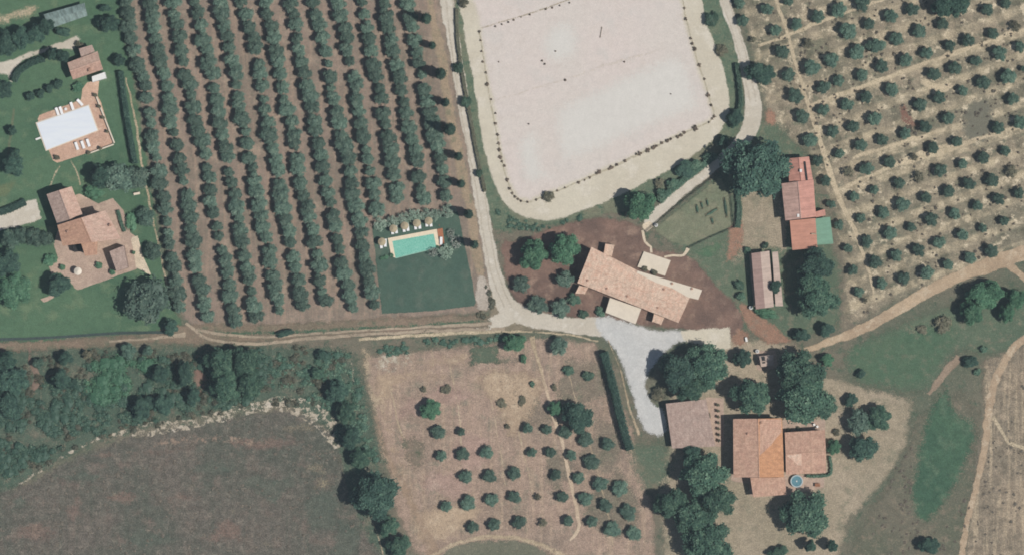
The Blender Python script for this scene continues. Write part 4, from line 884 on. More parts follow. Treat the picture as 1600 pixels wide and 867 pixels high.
hedge('garden_hedge', 'narrow green planting bed on the terrace of the left villa', [(184,329),(189,347),(195,362)], .9, .7, M['scrub'], 7)
hedge('garden_hedge', 'low hedge strip along the right wall of the big house', [(1296,712),(1296,740),(1260,743)], .7, .9, M['scrub'], 8)
hedge('wild_hedge', 'green hedge strip along the left side of the long left hedge top', [(40,315),(20,325),(0,332)], 1.8, 1.2, M['dark'], 9)['label'] = 'dark hedge along the upper side of the cream drive at left'
hedge('wild_hedge', 'ragged hedge along the upper left lawn by the curved drive', [(22,128),(30,112),(50,98),(70,92)], 1.6, 1.5, M['dark'], 12)

# --- undergrowth: an uncountable thicket, one object
def thicket(name, label, poly, n, rmin, rmax, hmul, mat, seed, leaf=.34, per=42, avoid=()):
    rs = np.random.RandomState(seed); pl = np.array(poly, float); lob = []
    while len(lob) < n:
        x, y = rs.uniform(*[(pl[:,0].min(), pl[:,0].max())][0]), rs.uniform(pl[:,1].min(), pl[:,1].max()); ins = False
        for i in range(len(pl)):
            (ax, ay), (bx, by) = pl[i], pl[(i+1) % len(pl)]
            if (ay > y) != (by > y) and x < (bx-ax)*(y-ay)/(by-ay)+ax: ins = not ins
        if not ins or noise.noise(Vector((x*.03, y*.03, seed))) < -.12: continue
        if any(math.hypot(x-a, y-b) < c for a, b, c in avoid): continue
        r = rs.uniform(rmin, rmax)*(1 if rs.rand() > .2 else 1.6); p = P(x, y); lob.append((p.x, p.y, r*hmul*.55, r, r*rs.uniform(.7,1.2), r*hmul))
    base = bmesh.new(); bmesh.ops.create_icosphere(base, subdivisions=1, radius=1.0); bv = [v.co.copy() for v in base.verts]; bf = [[v.index for v in f.verts] for f in base.faces]; base.free()
    V = []; F = []; Tn = []
    for k, l in enumerate(lob):
        o = len(V); tn = rs.uniform(.1,.8)
        for d in bv:
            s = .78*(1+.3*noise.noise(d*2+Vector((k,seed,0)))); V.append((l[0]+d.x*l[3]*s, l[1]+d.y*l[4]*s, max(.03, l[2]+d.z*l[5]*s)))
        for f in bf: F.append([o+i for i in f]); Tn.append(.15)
        for _ in range(per):
            d = rs.normal(size=3); d /= np.linalg.norm(d); d[2] = abs(d[2]); s = rs.uniform(.75,1.2)
            c = np.array([l[0]+d[0]*l[3]*s, l[1]+d[1]*l[4]*s, l[2]+d[2]*l[5]*s]); nn = d*.6+rs.normal(size=3)*.5+np.array([0,0,.4]); nn /= np.linalg.norm(nn)
            u = np.cross(nn, rs.normal(size=3)); u /= np.linalg.norm(u); w = np.cross(nn, u); a = leaf*rs.uniform(.5,1.3)
            o = len(V); V += [tuple(c-u*a*.5), tuple(c-w*a*.33), tuple(c+u*a*.5), tuple(c+w*a*.33)]; F.append([o,o+1,o+2,o+3]); Tn.append(float(np.clip(tn+rs.uniform(-.3,.3),0,1)))
    me = bpy.data.meshes.new(name); me.from_pydata(V, [], F); at = me.attributes.new('tint','FLOAT','FACE'); at.data.foreach_set('value', Tn); me.materials.append(mat)
    return tag(link(bpy.data.objects.new(name, me)), label, 'undergrowth', kind='stuff')
thicket('undergrowth', 'smooth bright green bramble mounds in the middle of the left scrub', [(140,572),(170,560),(235,560),(242,585),(212,606),(195,615),(165,632),(140,618),(128,595)], 110, .7, 1.4, .5, M['bright'], 28, per=60)
thicket('undergrowth', 'low weeds below the track at the top of the tan field', [(588,546),(640,532),(735,528),(830,522),(830,528),(735,538),(660,548),(600,556)], 70, .3, .8, .45, M['scrub'], 29, per=24)
thicket('undergrowth', 'dense green thicket filling the scrubland below the track', [(0,640),(60,600),(120,570),(200,560),(330,560),(405,545),(425,560),(415,618),(360,636),(250,655),(180,668),(100,700),(40,735),(0,750)], 900, .4, 1.1, .5, M['scrub'], 21, per=36, avoid=[(163,597,30),(213,580,18),(312,590,14),(52,590,16)])
thicket('undergrowth', 'patchy low bushes between the big green clump and the tree strip', [(420,545),(500,545),(560,556),(572,640),(590,720),(560,740),(530,690),(505,635),(440,615),(415,600)], 260, .35, .85, .45, M['scrub'], 30)
thicket('undergrowth', 'dry grey brush scattered through the scrubland', [(40,560),(120,545),(300,550),(480,540),(545,560),(520,640),(440,630),(300,655),(150,685),(30,745),(0,700),(0,660)], 300, .35, .8, .5, M['dry'], 22, avoid=[(163,597,28),(213,580,18)])
thicket('undergrowth', 'sparse brown weeds over the fallow field lower left', [(0,790),(60,745),(190,690),(330,665),(440,650),(520,700),(545,770),(590,860),(0,868)], 260, .2, .42, .22, M['stubble'], 23, per=10, leaf=.3)
thicket('undergrowth', 'weeds strewn between the trees of the pale orchard', [(1190,30),(1240,0),(1600,0),(1600,370),(1480,430),(1340,500),(1310,330)], 420, .2, .42, .35, M['stubble'], 24, per=12, leaf=.26)
thicket('undergrowth', 'loose weeds on the stony corner right of the pool lawn', [(758,446),(772,455),(776,482),(768,494),(742,497),(744,489),(764,484),(764,462)], 34, .2, .55, .5, M['dry'], 31, per=20)
thicket('undergrowth', 'weeds strewn on the ploughed slope lower right', [(1545,700),(1600,560),(1600,867),(1520,867),(1530,780)], 50, .2, .38, .2, M['stubble'], 25, per=10, leaf=.28)
thicket('undergrowth', 'green weeds along the verge below the arena', [(775,330),(790,358),(850,360),(920,340),(975,320),(930,335),(850,352),(800,340)], 50, .25, .6, .5, M['scrub'], 26, per=20)
thicket('undergrowth', 'rough weeds on the worn ground right of the yard', [(1395,740),(1425,690),(1425,800),(1470,830),(1520,760),(1505,867),(1340,867)], 90, .2, .4, .22, M['stubble'], 27, per=14, leaf=.28)

# ------------------------------------------------------------------ buildings
R_farm = mat_tiles('pale_pink_tiles', A(224,190,166), A(234,208,184), A(216,176,152), A(232,216,192), .65)
R_house = mat_tiles('pinkish_terracotta_tiles', A(202,160,136), A(212,176,152), A(188,148,128), A(164,142,124), .45)
R_brown = mat_tiles('weathered_brown_tiles', A(192,155,136), A(202,168,148), A(178,143,128), A(150,134,118), .5)
R_orange = mat_tiles('new_orange_tiles', A(206,150,110), A(212,160,120), A(198,146,110), A(182,150,124), .3)
R_villa1 = mat_tiles('orange_brown_tiles', A(192,152,126), A(204,164,138), A(182,142,120), A(170,144,126), .35)
R_villa2 = mat_tiles('pink_tiles', A(208,174,154), A(216,186,166), A(200,164,146), A(184,156,140), .35)
R_salmon = mat_sheet('salmon_sheet', A(200,146,124), .07)
R_pinksheet = mat_sheet('faded_pink_sheet', A(194,160,146), .12)
R_redsheet = mat_sheet('red_sheet', A(196,144,128), .10)
R_green = mat_sheet('green_sheet', A(120,158,134), .06)
R_shed = mat_sheet('shed_sheet', A(182,153,142), .08)
R_shedpale = mat_sheet('shed_pale_sheet', A(190,170,156), .08)
R_garage = mat_tiles('grey_brown_tiles', A(180,156,144), A(192,170,156), A(168,144,132), A(146,132,120), .5)
R_cream = mat_plain('cream_roof', A(222,210,190), .05, .6, .8, .2, .1)
R_glasshouse = mat_sheet('grey_green_sheet', A(128,146,140), .2)
M_stucco = mat_plain('cream_stucco', A(206,188,160), .08, 1.2)
M_stone = mat_plain('stone_wall', A(176,156,132), .22, 2.5, .95, .1, .5)
M_chim = mat_plain('chimney_brick', A(176,140,120), .2, 4)
M_white = mat_plain('white_paint', A(232,230,224), .04, 2, .5, .3, .05)
M_wood = mat_plain('brown_wood', A(150,104,76), .2, 5, .75)
M_greywood = mat_plain('grey_wood', A(140,130,116), .2, 5, .85)
M_glass = mat_plain('window_glass', (.03,.04,.05,1), .1, 1, .08, .5, 0)
M_frame = mat_plain('shutter_green', A(82,96,84), .1, 3)
M_dark = mat_plain('dark_panel_and_shade', A(48,46,46), .25, 2, .8)  # dark colour for skylight and hatch; also stands for the light well's shade
M_metal = mat_plain('grey_metal', A(150,152,150), .08, 3, .4, .5, 0, .6)
M_terra = mat_plain('terracotta_pot', A(190,112,84), .12, 4)
M_straw = mat_plain('straw_thatch', A(176,162,134), .22, 6, .95, .1, .6)
M_cushion = mat_plain('white_cushion', A(240,240,238), .03, 3, .85, .1, .1)

def lerp(a, b, t): return (a[0]+(b[0]-a[0])*t, a[1]+(b[1]-a[1])*t)
def body(root, quad, h, rise, roof_mat, wall_mat=None, kind='gable', over=.35, mat2=None, split=None, cap=True, windows=1, door=False, names=('wall','roof'), z0=-.12):
    """quad: 4 roof corners a,b,c,d in photo pixels; gable: ridge runs parallel to ab; shed: high side ab, low side cd"""
    o = Vector(root.location)
    wall_mat = wall_mat or M_stucco
    q = [P(x, y, h)-o for x, y in quad]
    a, b, c, d = [(v.x, v.y) for v in q]; th = .16
    rm = [roof_mat] + ([mat2] if mat2 else [])
    rf = MB()
    def slab(e0, e1, r0, r1, m, ze, zr):
        # e0,e1 eave; r0,r1 ridge.  UV: u along the eave, v down the slope
        L = math.hypot(e1[0]-e0[0], e1[1]-e0[1]); D = math.hypot(r0[0]-e0[0], r0[1]-e0[1])
        t = [(e0[0],e0[1],ze+th),(e1[0],e1[1],ze+th),(r1[0],r1[1],zr+th),(r0[0],r0[1],zr+th)]
        bt = [(p[0],p[1],p[2]-th) for p in t]
        rf.poly(t, m, [(0,D),(L,D),(L,0),(0,0)]); rf.poly(bt[::-1], m)
        for i in range(4):
            j = (i+1) % 4; rf.poly([bt[i], bt[j], t[j], t[i]], m)
    cx, cy = sum(p[0] for p in (a,b,c,d))/4, sum(p[1] for p in (a,b,c,d))/4
    W = math.hypot(d[0]-a[0], d[1]-a[1]); L = math.hypot(b[0]-a[0], b[1]-a[1])
    def inset(p):
        s = 1-over/max(.8, min(W, L)/2)
        return (cx+(p[0]-cx)*s, cy+(p[1]-cy)*s)
    ia, ib, ic, id_ = [inset(p) for p in (a,b,c,d)]
    wl = MB()
    if kind == 'gable':
        m0, m1 = lerp(a, d, .5), lerp(b, c, .5)
        slab(a, b, m0, m1, 0, h, h+rise)
        if split:   # the second slope carries two kinds of tile, divided along a line
            slab(lerp(d,c,split), c, lerp(m0,m1,split*.9), m1, 1 if mat2 else 0, h, h+rise)
            slab(d, lerp(d,c,split), m0, lerp(m0,m1,split*.9), 0, h, h+rise)
        else: slab(d, c, m0, m1, 1 if mat2 else 0, h, h+rise)
        n0, n1 = lerp(ia, id_, .5), lerp(ib, ic, .5); dz = rise*.03+.06
        pts = [ia, n0, id_, ic, n1, ib]; zt = [h-dz, h+rise-dz, h-dz, h-dz, h+rise-dz, h-dz]
        for i in range(6):
            j = (i+1) % 6; wl.poly([(pts[i][0],pts[i][1],z0),(pts[j][0],pts[j][1],z0),(pts[j][0],pts[j][1],zt[j]),(pts[i][0],pts[i][1],zt[i])])
    else:
        slab(d, c, a, b, 0, h, h+rise); dz = .06
        pts = [ia, id_, ic, ib]; zt = [h+rise-dz, h-dz, h-dz, h+rise-dz]
        for i in range(4):
            j = (i+1) % 4; wl.poly([(pts[i][0],pts[i][1],z0),(pts[j][0],pts[j][1],z0),(pts[j][0],pts[j][1],zt[j]),(pts[i][0],pts[i][1],zt[i])])
    wo = wl.build(names[0], wall_mat, root); ro = rf.build(names[1], rm, root)
    if cap and kind == 'gable':
        cp = MB(); n = max(3, int(L/.45))
        for i in range(n):
            p0, p1 = lerp(m0, m1, i/n), lerp(m0, m1, (i+.96)/n)
            cp.tube((p0[0],p0[1],h+rise+th-.02), (p1[0],p1[1],h+rise+th-.02), .15, .13, 6)
        cp.build('ridge_cap', roof_mat, ro)
    # windows and a door in the long walls
    for side, (s0, s1) in enumerate(((ia, ib), (id_, ic))):
        LL = math.hypot(s1[0]-s0[0], s1[1]-s0[1]); nx, ny = (s1[1]-s0[1])/LL, -(s1[0]-s0[0])/LL
        mid = lerp(s0, s1, .5)
        if (mid[0]-cx)*nx+(mid[1]-cy)*ny < 0: nx, ny = -nx, -ny
        ang = math.atan2(s1[1]-s0[1], s1[0]-s0[0]); k = int(LL/4) if windows else 0
        for i in range(k):
            p = lerp(s0, s1, (i+.5)/k); isdoor = door and side == 1 and i == k//2
            hh = 2.1 if isdoor else 1.1; zc = 1.06 if isdoor else 1.55
            if zc+hh/2 > h-.2: continue
            fr = MB(); fr.box((p[0]+nx*.02, p[1]+ny*.02, zc), (1.0, .1, hh), ang); f = fr.build('door' if isdoor else 'window', M_frame, root)
            gl = MB(); gl.box((p[0]+nx*.075, p[1]+ny*.075, zc), (.8 if not isdoor else .08, .03, hh-.2 if not isdoor else .12), ang); gl.build('pane' if not isdoor else 'handle', M_glass if not isdoor else M_metal, f)
    return ro
def chimney(root, roof, px, py, z, s=.5, h=.9, mat=None):
    p = P(px, py, z)-Vector(root.location); mb = MB(); mb.box((p.x, p.y, z+h/2-.3), (s, s, h), .3); mb.box((p.x, p.y, z+h-.22), (s*1.35, s*1.35, .1), .3)
    mb.box((p.x, p.y, z+h-.08), (s*.7, s*.7, .16), .3)
    mb.build('chimney', mat or M_chim, roof)
def flat(root, name, pts, z, th, mat, z0=None):
    o = Vector(root.location); mb = MB(); q = [P(x, y, z)-o for x, y in pts]; q = [(v.x, v.y) for v in q]
    ar = sum(q[i][0]*q[(i+1)%len(q)][1]-q[(i+1)%len(q)][0]*q[i][1] for i in range(len(q)))
    if ar < 0: q = q[::-1]
    mb.prism(q, z-th if z0 is None else z0, z, 0); return mb.build(name, mat, root), q
def posts(root, q, z, r, mat, name='post', inset=.9):
    cx, cy = sum(p[0] for p in q)/len(q), sum(p[1] for p in q)/len(q)
    for p in q:
        mb = MB(); x, y = cx+(p[0]-cx)*inset, cy+(p[1]-cy)*inset; mb.box((x, y, z/2), (r*2, r*2, z)); mb.build(name, mat, root)

# long farmhouse
fh = thing('farmhouse', 'long pale pink tiled farmhouse set slantwise on brown soil above the gravel drive', 'house', P(992,448))
rf = body(fh, [(924,386),(1078,464),(1060,504),(902,442)], 4.0, 1.3, R_farm, door=True, windows=1)
flat(fh, 'lean_to_roof', [(996,423),(1097,453),(1091,468),(1074,464),(1050,450),(993,431)], 4.4, .25, R_cream, z0=-.1)
flat(fh, 'terrace', [(1006,393),(1048,407),(1039,431),(996,417)], .45, .4, R_cream, z0=-.1)
o_, q_ = flat(fh, 'canopy', [(953,465),(1002,482),(993,506),(946,488)], 2.7, .18, R_cream); posts(fh, q_, 2.52, .12, M_white)
for pts, nm in (([(946,381),(960,383),(956,401),(943,397)],'porch'), ([(905,446),(919,449),(914,459),(899,458)],'porch'), ([(1022,490),(1038,496),(1033,507),(1019,502)],'porch')):
    o_, q_ = flat(fh, nm, pts, 2.6, .2, R_farm); posts(fh, q_, 2.4, .15, M_stucco)
for x, y, z in ((917.7,438,4.3),(948,450.5,4.4),(979.5,462.5,4.4),(1027.5,480,4.4),(1037,452,4.4)): chimney(fh, rf, x, y, z, .36, .6)
for x, y in ((1050,443),(1081,451)):
    mb = MB(); p = P(x, y, 4.05)-fh.location; mb.box((p.x, p.y, 4.55), (.45,.45,.35), .35); mb.build('roof_vent', M_chim, fh)
for x, y, lb in ((1007.6,420,'left round dark shrub on the cream farmhouse terrace'),(1022.5,426,'right round dark shrub on the cream farmhouse terrace')):
    t = tree('terrace_shrub', lb, 'shrub', x, y, 5, 'dry', 'shrubs on the farmhouse terrace', 1.0); t.location.z += .45

# barn group with red, orange and green roofs
barn = thing('barn', 'long barn with faded pink and red sheet roofs below the huge oak', 'barn', P(1247,325))
rb = body(barn, [(1221,287),(1227,345),(1275,339),(1271,281)], 4.0, 1.1, R_pinksheet, mat2=R_redsheet, cap=True, door=True)
body(barn, [(1231,248),(1233,286),(1270,281),(1264,245)], 3.6, .9, R_redsheet, cap=True, windows=0)
flat(barn, 'side_roof', [(1274,331),(1289,327),(1290,337),(1275,340)], 2.6, .2, R_redsheet, z0=-.1)
for x, y in ((1251,267),(1247,337)):
    mb = MB(); p = P(x, y, 4.4)-barn.location; mb.box((p.x, p.y, 4.75), (.5,.7,.9)); mb.build('roof_vent', M_white, rb)
mb = MB(); p = P(1259,268,4.3)-barn.location; mb.box((p.x, p.y, 4.45), (.45, 4.6, .12), .12); mb.build('skylight', M_dark, rb)
ob = thing('orange_roofed_barn', 'square barn with plain bright orange roof at the lower end of the red barn', 'barn', P(1255,366))
ro = body(ob, [(1274,341),(1277,387),(1238,391),(1234,345)], 3.4, .5, R_salmon, kind='shed', door=True)
gb = thing('green_roofed_shed', 'shed with flat green sheet roof joined to the orange roofed barn', 'shed', P(1286,362))
body(gb, [(1273,342),(1276,383),(1302,381),(1297,339)], 2.9, .35, R_green, kind='shed', windows=0, door=True)
mb = MB(); p = P(1270,366)-gb.location; mb.box((p.x, p.y, 2.2), (1.2,.3,4.4)); mb.build('chimney', M_stone, gb)

sh = thing('long_shed', 'narrow shed with pinkish grey sheet roof left of the tall dark clump', 'shed', P(1196,435))
body(sh, [(1174,396),(1181,483),(1209,479),(1202,392)], 2.8, .7, R_shed, mat2=R_shedpale, cap=False, door=True)
body(sh, [(1206.5,394),(1211.5,478),(1223.5,478),(1215.5,393)], 2.5, .3, R_shedpale, kind='shed', windows=0)
tank = None
for x, y, lb in ((1173,480.5,'small white drum at the lower left corner of the pink shed'),(1183,548.5,'small white drum just above the tiny hut'),(1025,352,'small white tub at the upper left kitchen garden corner')):
    t = thing('water_drum', lb, 'drum', P(x, y)); mb = MB(); mb.lathe([(0,0),(.42,0),(.45,.1),(.45,.85),(.42,.95),(0,.95)], n=14); mb.build('barrel', M_white, t)
    mb = MB(); mb.lathe([(0,.955),(.3,.955),(.3,1.0),(0,1.0)], n=12); mb.build('lid', M_metal, t)
hut = thing('tiny_hut', 'tiny stone hut with a dark slot roof between two dark trees', 'hut', P(1197,561))
body(hut, [(1186,556),(1208,554),(1209,570),(1189,573)], 2.2, .4, R_shedpale, M_stone, windows=0, over=.2)
mb = MB(); p = P(1193,562,2.6)-hut.location; mb.box((p.x, p.y, 2.70), (.7,1.6,.12), .1); mb.build('hatch', M_dark, hut)

# garage with pergola
ga = thing('garage', 'garage with weathered grey-brown tiled roof at the end of the gravel drive', 'garage', P(1079,662))
body(ga, [(1040,630),(1103,623),(1118,697),(1050,700)], 2.3, .5, R_garage, kind='shed', door=True)
patch('terrace', [(1102,620),(1131,621),(1132,697),(1116,699)], G_patio, False, .5, 4, 4)
# big house
bh = thing('big_house', 'large square house with half brown half orange tiled roof, lower right', 'house', P(1186,700))
rb = body(bh, [(1146,745),(1145.5,654),(1222,653),(1225,745)], 4.6, 1.0, R_house, M_stone, mat2=R_orange, split=None, door=True)
# older brown tiles left on the upper part of the orange slope
bm_ = MB(); o = Vector(bh.location)
def onroof(px, py):   # height on the right-hand slope
    t = (px-1184.5)/(1223-1184.5); return P(px, py, 4.6+1.0*(1-t)+.16+.045)-o
bm_.poly([onroof(1187,654.5), onroof(1187,736), onroof(1192,720), onroof(1194,706), onroof(1204,696), onroof(1212,685), onroof(1221,675), onroof(1221,654.5)], 0, [(0,0),(0,8),(1,7),(2,6),(3,5.5),(4,4),(5,2.6),(5,0)])
bm_.build('old_tile_patch', R_house, rb)
body(bh, [(1226,675),(1289,671),(1291,738),(1228,741)], 3.6, .9, R_house, M_stone, kind='gable', mat2=R_house)
body(bh, [(1172,745.5),(1226,745.5),(1229,772),(1177,776.5)], 2.8, .6, R_house, M_stone, kind='shed')
mb = MB()
def onwing(px, py): return P(px, py, 4.2)-o
chimney(bh, rb, 1189, 660, 5.5, .4, .6); chimney(bh, rb, 1168, 677, 5.2, .35, .6)
tw = MB(); tw.poly([P(x, y, 4.5-.9*(y-708)/33+.21)-o for x, y in ((1229,711),(1252,708),(1253,727),(1247,726),(1238,718))]); tw.build('pale_tile_patch', R_farm, bh)
pl = thing('paddling_pool', 'round blue above-ground pool with grey rim beside the big house porch', 'pool', P(1244.5,751))
mb = MB(); mb.lathe([(1.42,0),(1.48,.05),(1.48,.85),(1.46,.92),(1.2,.92),(1.2,.85),(1.2,.1),(0,.1)], n=32); mb.build('rim', mat_plain('grey_blue_liner', A(176,190,192), .06, 3, .5), pl)
mb = MB(); mb.lathe([(0,.78),(1.19,.78)], n=32)
wm = NT('pool_water'); wv = wm.obj(); wf = wm.noise(wv, 3, 4, .6)
wm.l(wm.mix(wm.ramp(wf,.35,.65), A(92,134,146), A(108,150,160)), wm.b.inputs['Base Color']); wm.b.inputs['Roughness'].default_value = .12; wm.b.inputs['Specular IOR Level'].default_value = .5; wm.bump(wf, .25, .05)
mb.build('water', wm.mat, pl)
mb = MB(); mb.lathe([(.0,.80),(.16,.80),(.16,.86),(0,.86)], n=10); mb.build('float', M_white, pl)
def chair_at(name, label, px, py, rz, mat, group=None, z=0):
    t = thing(name, label, 'chair', P(px, py, 0)+Vector((0,0,z)), rz, group)
    mb = MB(); mb.box((0,0,.42), (.5,.5,.06)); mb.build('seat', mat, t)
    mb = MB(); mb.box((0,.25,.70), (.5,.05,.5)); mb.build('backrest', mat, t)
    for x in (-.21,.21):
        for y in (-.21,.21): mb = MB(); mb.box((x,y,.195), (.05,.05,.39)); mb.build('leg', mat, t)
    return t
chair_at('garden_chair', 'white chair on the terrace above the big house wing, left one', 1272, 663, .5, M_white, 'white chairs on the big house terrace')
chair_at('garden_chair', 'white chair on the terrace above the big house wing, right one', 1277, 666, 2.2, M_white, 'white chairs on the big house terrace')
tb = thing('garden_table', 'small table with dark top below the porch, right of the round pool', 'table', P(1277,757))
mb = MB(); mb.box((0,0,.72), (1.2,.8,.06)); mb.build('tabletop', M_wood, tb)
for x in (-.5,.5):
    for y in (-.3,.3): mb = MB(); mb.box((x,y,.345), (.07,.07,.69)); mb.build('leg', M_wood, tb)
for x, y, lb in ((1232,673,'left potted shrub on the terrace above the big house wing'),(1247,671,'right potted shrub on the terrace above the big house wing')):
    tree('terrace_shrub', lb, 'shrub', x, y, 5, 'dry', 'shrubs on the big house terrace', .9)

# left villa
lv = thing('left_villa', 'villa with orange and pink tiled roofs and terrace beside the brown grove', 'house', P(130,360))
rv = body(lv, [(89.5,352),(99,385),(188,372),(164,329)], 5.2, .0, R_villa1, kind='gable', cap=False) if False else None
r1 = body(lv, [(98,384.5),(89.5,352),(165,329),(189,373)], 6.2, 1.2, R_villa1, mat2=R_villa2, cap=True, door=True)
r2 = body(lv, [(127,380),(153,374),(152,398),(133,400)], 5.2, .8, R_villa1, kind='shed', windows=0)
r3 = body(lv, [(90,351.5),(72.8,304),(112,291.5),(129,335)], 4.8, .9, R_garage, mat2=R_villa2, cap=True)
flat(lv, 'annex_roof', [(171,393),(193,384),(200,418),(182,424)], 3.4, .25, R_garage, z0=-.1)
flat(lv, 'well_shade_slab', [(113,383),(128,380.5),(130,392),(116,394)], 2.4, .25, M_dark, z0=-.1)  # dark slab stands in for the shade inside an open light well
chimney(lv, r1, 106, 362, 6.6, .45, .7); chimney(lv, r1, 172, 352, 6.7, .45, .7)
def pot_plant(label, px, py, r, group, k='greenbush'):
    t = thing('potted_plant', label, 'potted plant', P(px, py), 0, group); R = r*S
    mb = MB(); mb.lathe([(0,0),(R*.45,0),(R*.62,.42),(R*.66,.46),(R*.5,.46),(R*.5,.4),(0,.4)], n=12); mb.build('pot', M_terra, t)
    c = link(bpy.data.objects.new('foliage', KIND[k][0][int(px) % 3]), t); c.scale = (R/1.4, R/1.4, .45); c.location = (0,0,.38)
    return t
pot_plant('large potted shrub in the middle of the left villa terrace', 155, 415, 6, 'pots on the left villa terrace')
pot_plant('potted shrub at the left corner of the left villa terrace', 98, 418, 5, 'pots on the left villa terrace')
pot_plant('potted shrub at the foot of the left villa annex roof', 175.6, 425, 5, 'pots on the left villa terrace')
pot_plant('small potted plant on the pale right part of the villa terrace', 209, 395, 3.2, 'pots on the left villa terrace')
for i, (x, y, r, w) in enumerate(((89.6,246.6,4.5,'largest brown pot at the lower left corner of the covered pool terrace'),(139,239,3.4,'left pot on the lower edge of the covered pool terrace'),(156.7,232,3.4,'right pot on the lower edge of the covered pool terrace'),(168,206,3.2,'lowest pot along the right wall of the covered pool'),(161,184,3.2,'second lowest pot along the right wall of the covered pool'),(155,166.7,3.2,'third pot up along the right wall of the covered pool'),(149,149,3.4,'topmost pot along the right wall of the covered pool'))):
    pot_plant(w, x, y, r, 'pots round the covered pool', 'dry')
def sunshade(name, label, px, py, r, h, mat, group=None, n=12):
    t = thing(name, label, 'parasol', P(px, py), RND.uniform(0,1), group)
    mb = MB(); mb.lathe([(r,h-.42),(r*.98,h-.40),(r*.5,h-.15),(.06,h+.06),(0,h+.08)], n=n); mb.lathe([(r*.98,h-.45),(r*.5,h-.2),(0,h)], n=n); mb.build('canopy', mat, t)
    mb = MB(); mb.tube((0,0,0), (0,0,h-.02), .03); mb.build('pole', M_wood, t)
    mb = MB(); mb.lathe([(0,.02),(.25,.02),(.25,.08),(.06,.14),(0,.14)], n=12); mb.build('base', M_metal, t)
    rb = MB()
    for k in range(n):
        a = k*2*math.pi/n; rb.tube((0,0,h-.06), (math.cos(a)*r*.96, math.sin(a)*r*.96, h-.47), .012, .012, 4)
    rb.build('ribs', M_wood, t); return t
sunshade('parasol', 'round cream parasol on the left villa terrace', 122.7, 423.7, .95, 2.4, mat_plain('cream_cloth', A(232,222,204), .05, 3))

for k in range(7):
    pot_plant(f'dark potted shrub, {ORD[k+1]} from the top of the line beside the garage', 1121.5+k*.25, 632+k*9.3, 2.9, 'line of pots beside the garage', 'dry')
for x, y, lb in ((1108,650,'upper long planter close to the right garage roof edge'),(1109,672,'lower long planter close to the right garage roof edge')):
    t = thing('planter', lb, 'planter', P(x, y), .05, 'planters beside the garage'); mb = MB(); mb.box((0,0,.25), (.5,1.7,.5)); mb.build('trough', M_stone, t)
    c = link(bpy.data.objects.new('foliage', KIND['dry'][0][1]), t); c.scale = (.25,.6,.3); c.location = (0,0,.45)
# outbuilding beside the covered pool
ou = thing('outbuilding', 'small tiled outbuilding with a white flat corner above the covered pool', 'house', P(132,100))
r_ = body(ou, [(105.4,98.4),(152.6,80.3),(161,109),(114,125)], 3.2, .9, R_villa2, mat2=R_brown)
body(ou, [(123.5,76.6),(144,70.6),(148.5,81),(127,90)], 2.7, .5, R_garage, kind='shed', windows=0)
flat(ou, 'flat_roof', [(143.5,120),(163.5,113),(166,122.6),(144.5,128.7)], 2.5, .25, M_white, z0=-.1)
chimney(ou, r_, 141, 110, 3.7, .6, .9)
# covered pool
cp = thing('covered_pool', 'large rectangular pool under a white cover on a terracotta terrace', 'pool', P(105,200))
flat(cp, 'coping', [(55.5,192),(139,163.5),(154,204.5),(71.5,236.5)], .12, .1, R_cream, z0=-.1)
cvm = NT('white_pool_cover'); cv = cvm.obj(); cf = cvm.noise(cvm.rot(cv, .33, (.15,1,1)), 1.2, 4, .6)
cvm.l(cvm.mix(cvm.ramp(cf,.35,.65), A(222,228,234), A(228,233,236)), cvm.b.inputs['Base Color']); cvm.b.inputs['Roughness'].default_value = .6; cvm.bump(cf, .3, .05)
flat(cp, 'cover', [(57.5,193),(138,165.5),(152,204),(72.7,234.5)], .2, .08, cvm.mat)
dv = thing('diving_board', 'short white board sticking out left of the covered pool', 'diving board', P(60,217), .35)
mb = MB(); mb.box((0,0,.42), (1.3,.45,.06)); mb.build('board', M_white, dv); mb = MB(); mb.box((-.4,0,.2), (.3,.4,.38)); mb.build('stand', M_white, dv)
wl = thing('garden_wall', 'low pale wall along the right side of the covered pool terrace', 'wall', P(166,190))
for p0, p1 in (((151,152),(179,224)), ((178,226),(137,241))):
    a, b = P(*p0)-wl.location, P(*p1)-wl.location; mb = MB(); d = b-a
    mb.box(((a.x+b.x)/2, (a.y+b.y)/2, .3), (d.length, .3, .6), math.atan2(d.y, d.x)); mb.build('wall_run', R_cream, wl)

# sun loungers: one model, copied
def make_lounger():
    t = thing('sun_lounger', '', 'lounger', (0,0,0))
    mb = MB(); mb.box((-.3,0,.28), (.05,1.9,.06)); mb.box((.3,0,.28), (.05,1.9,.06)); mb.box((0,-.92,.28), (.55,.05,.06)); mb.box((0,.92,.28), (.55,.05,.06)); mb.build('frame', M_white, t)
    mb = MB(); mb.box((0,-.3,.37), (.6,1.25,.11)); mb.build('mattress', M_cushion, t)
    mb = MB(); a = [(-.3,.34,.32),(.3,.34,.32),(.3,.92,.66),(-.3,.92,.66)]; b = [(x,y-.04,z+.1) for x, y, z in a]
    mb.poly(b); mb.poly(a[::-1])
    for i in range(4): j = (i+1)%4; mb.poly([a[i],a[j],b[j],b[i]])
    mb.build('backrest', M_cushion, t)
    mb = MB(); mb.box((0,.80,.70), (.42,.2,.09)); mb.build('pillow', M_cushion, t)
    for x in (-.28,.28):
        for y in (-.8,.75): mb = MB(); mb.box((x,y,.125), (.06,.06,.25)); mb.build('leg', M_white, t)
    return t
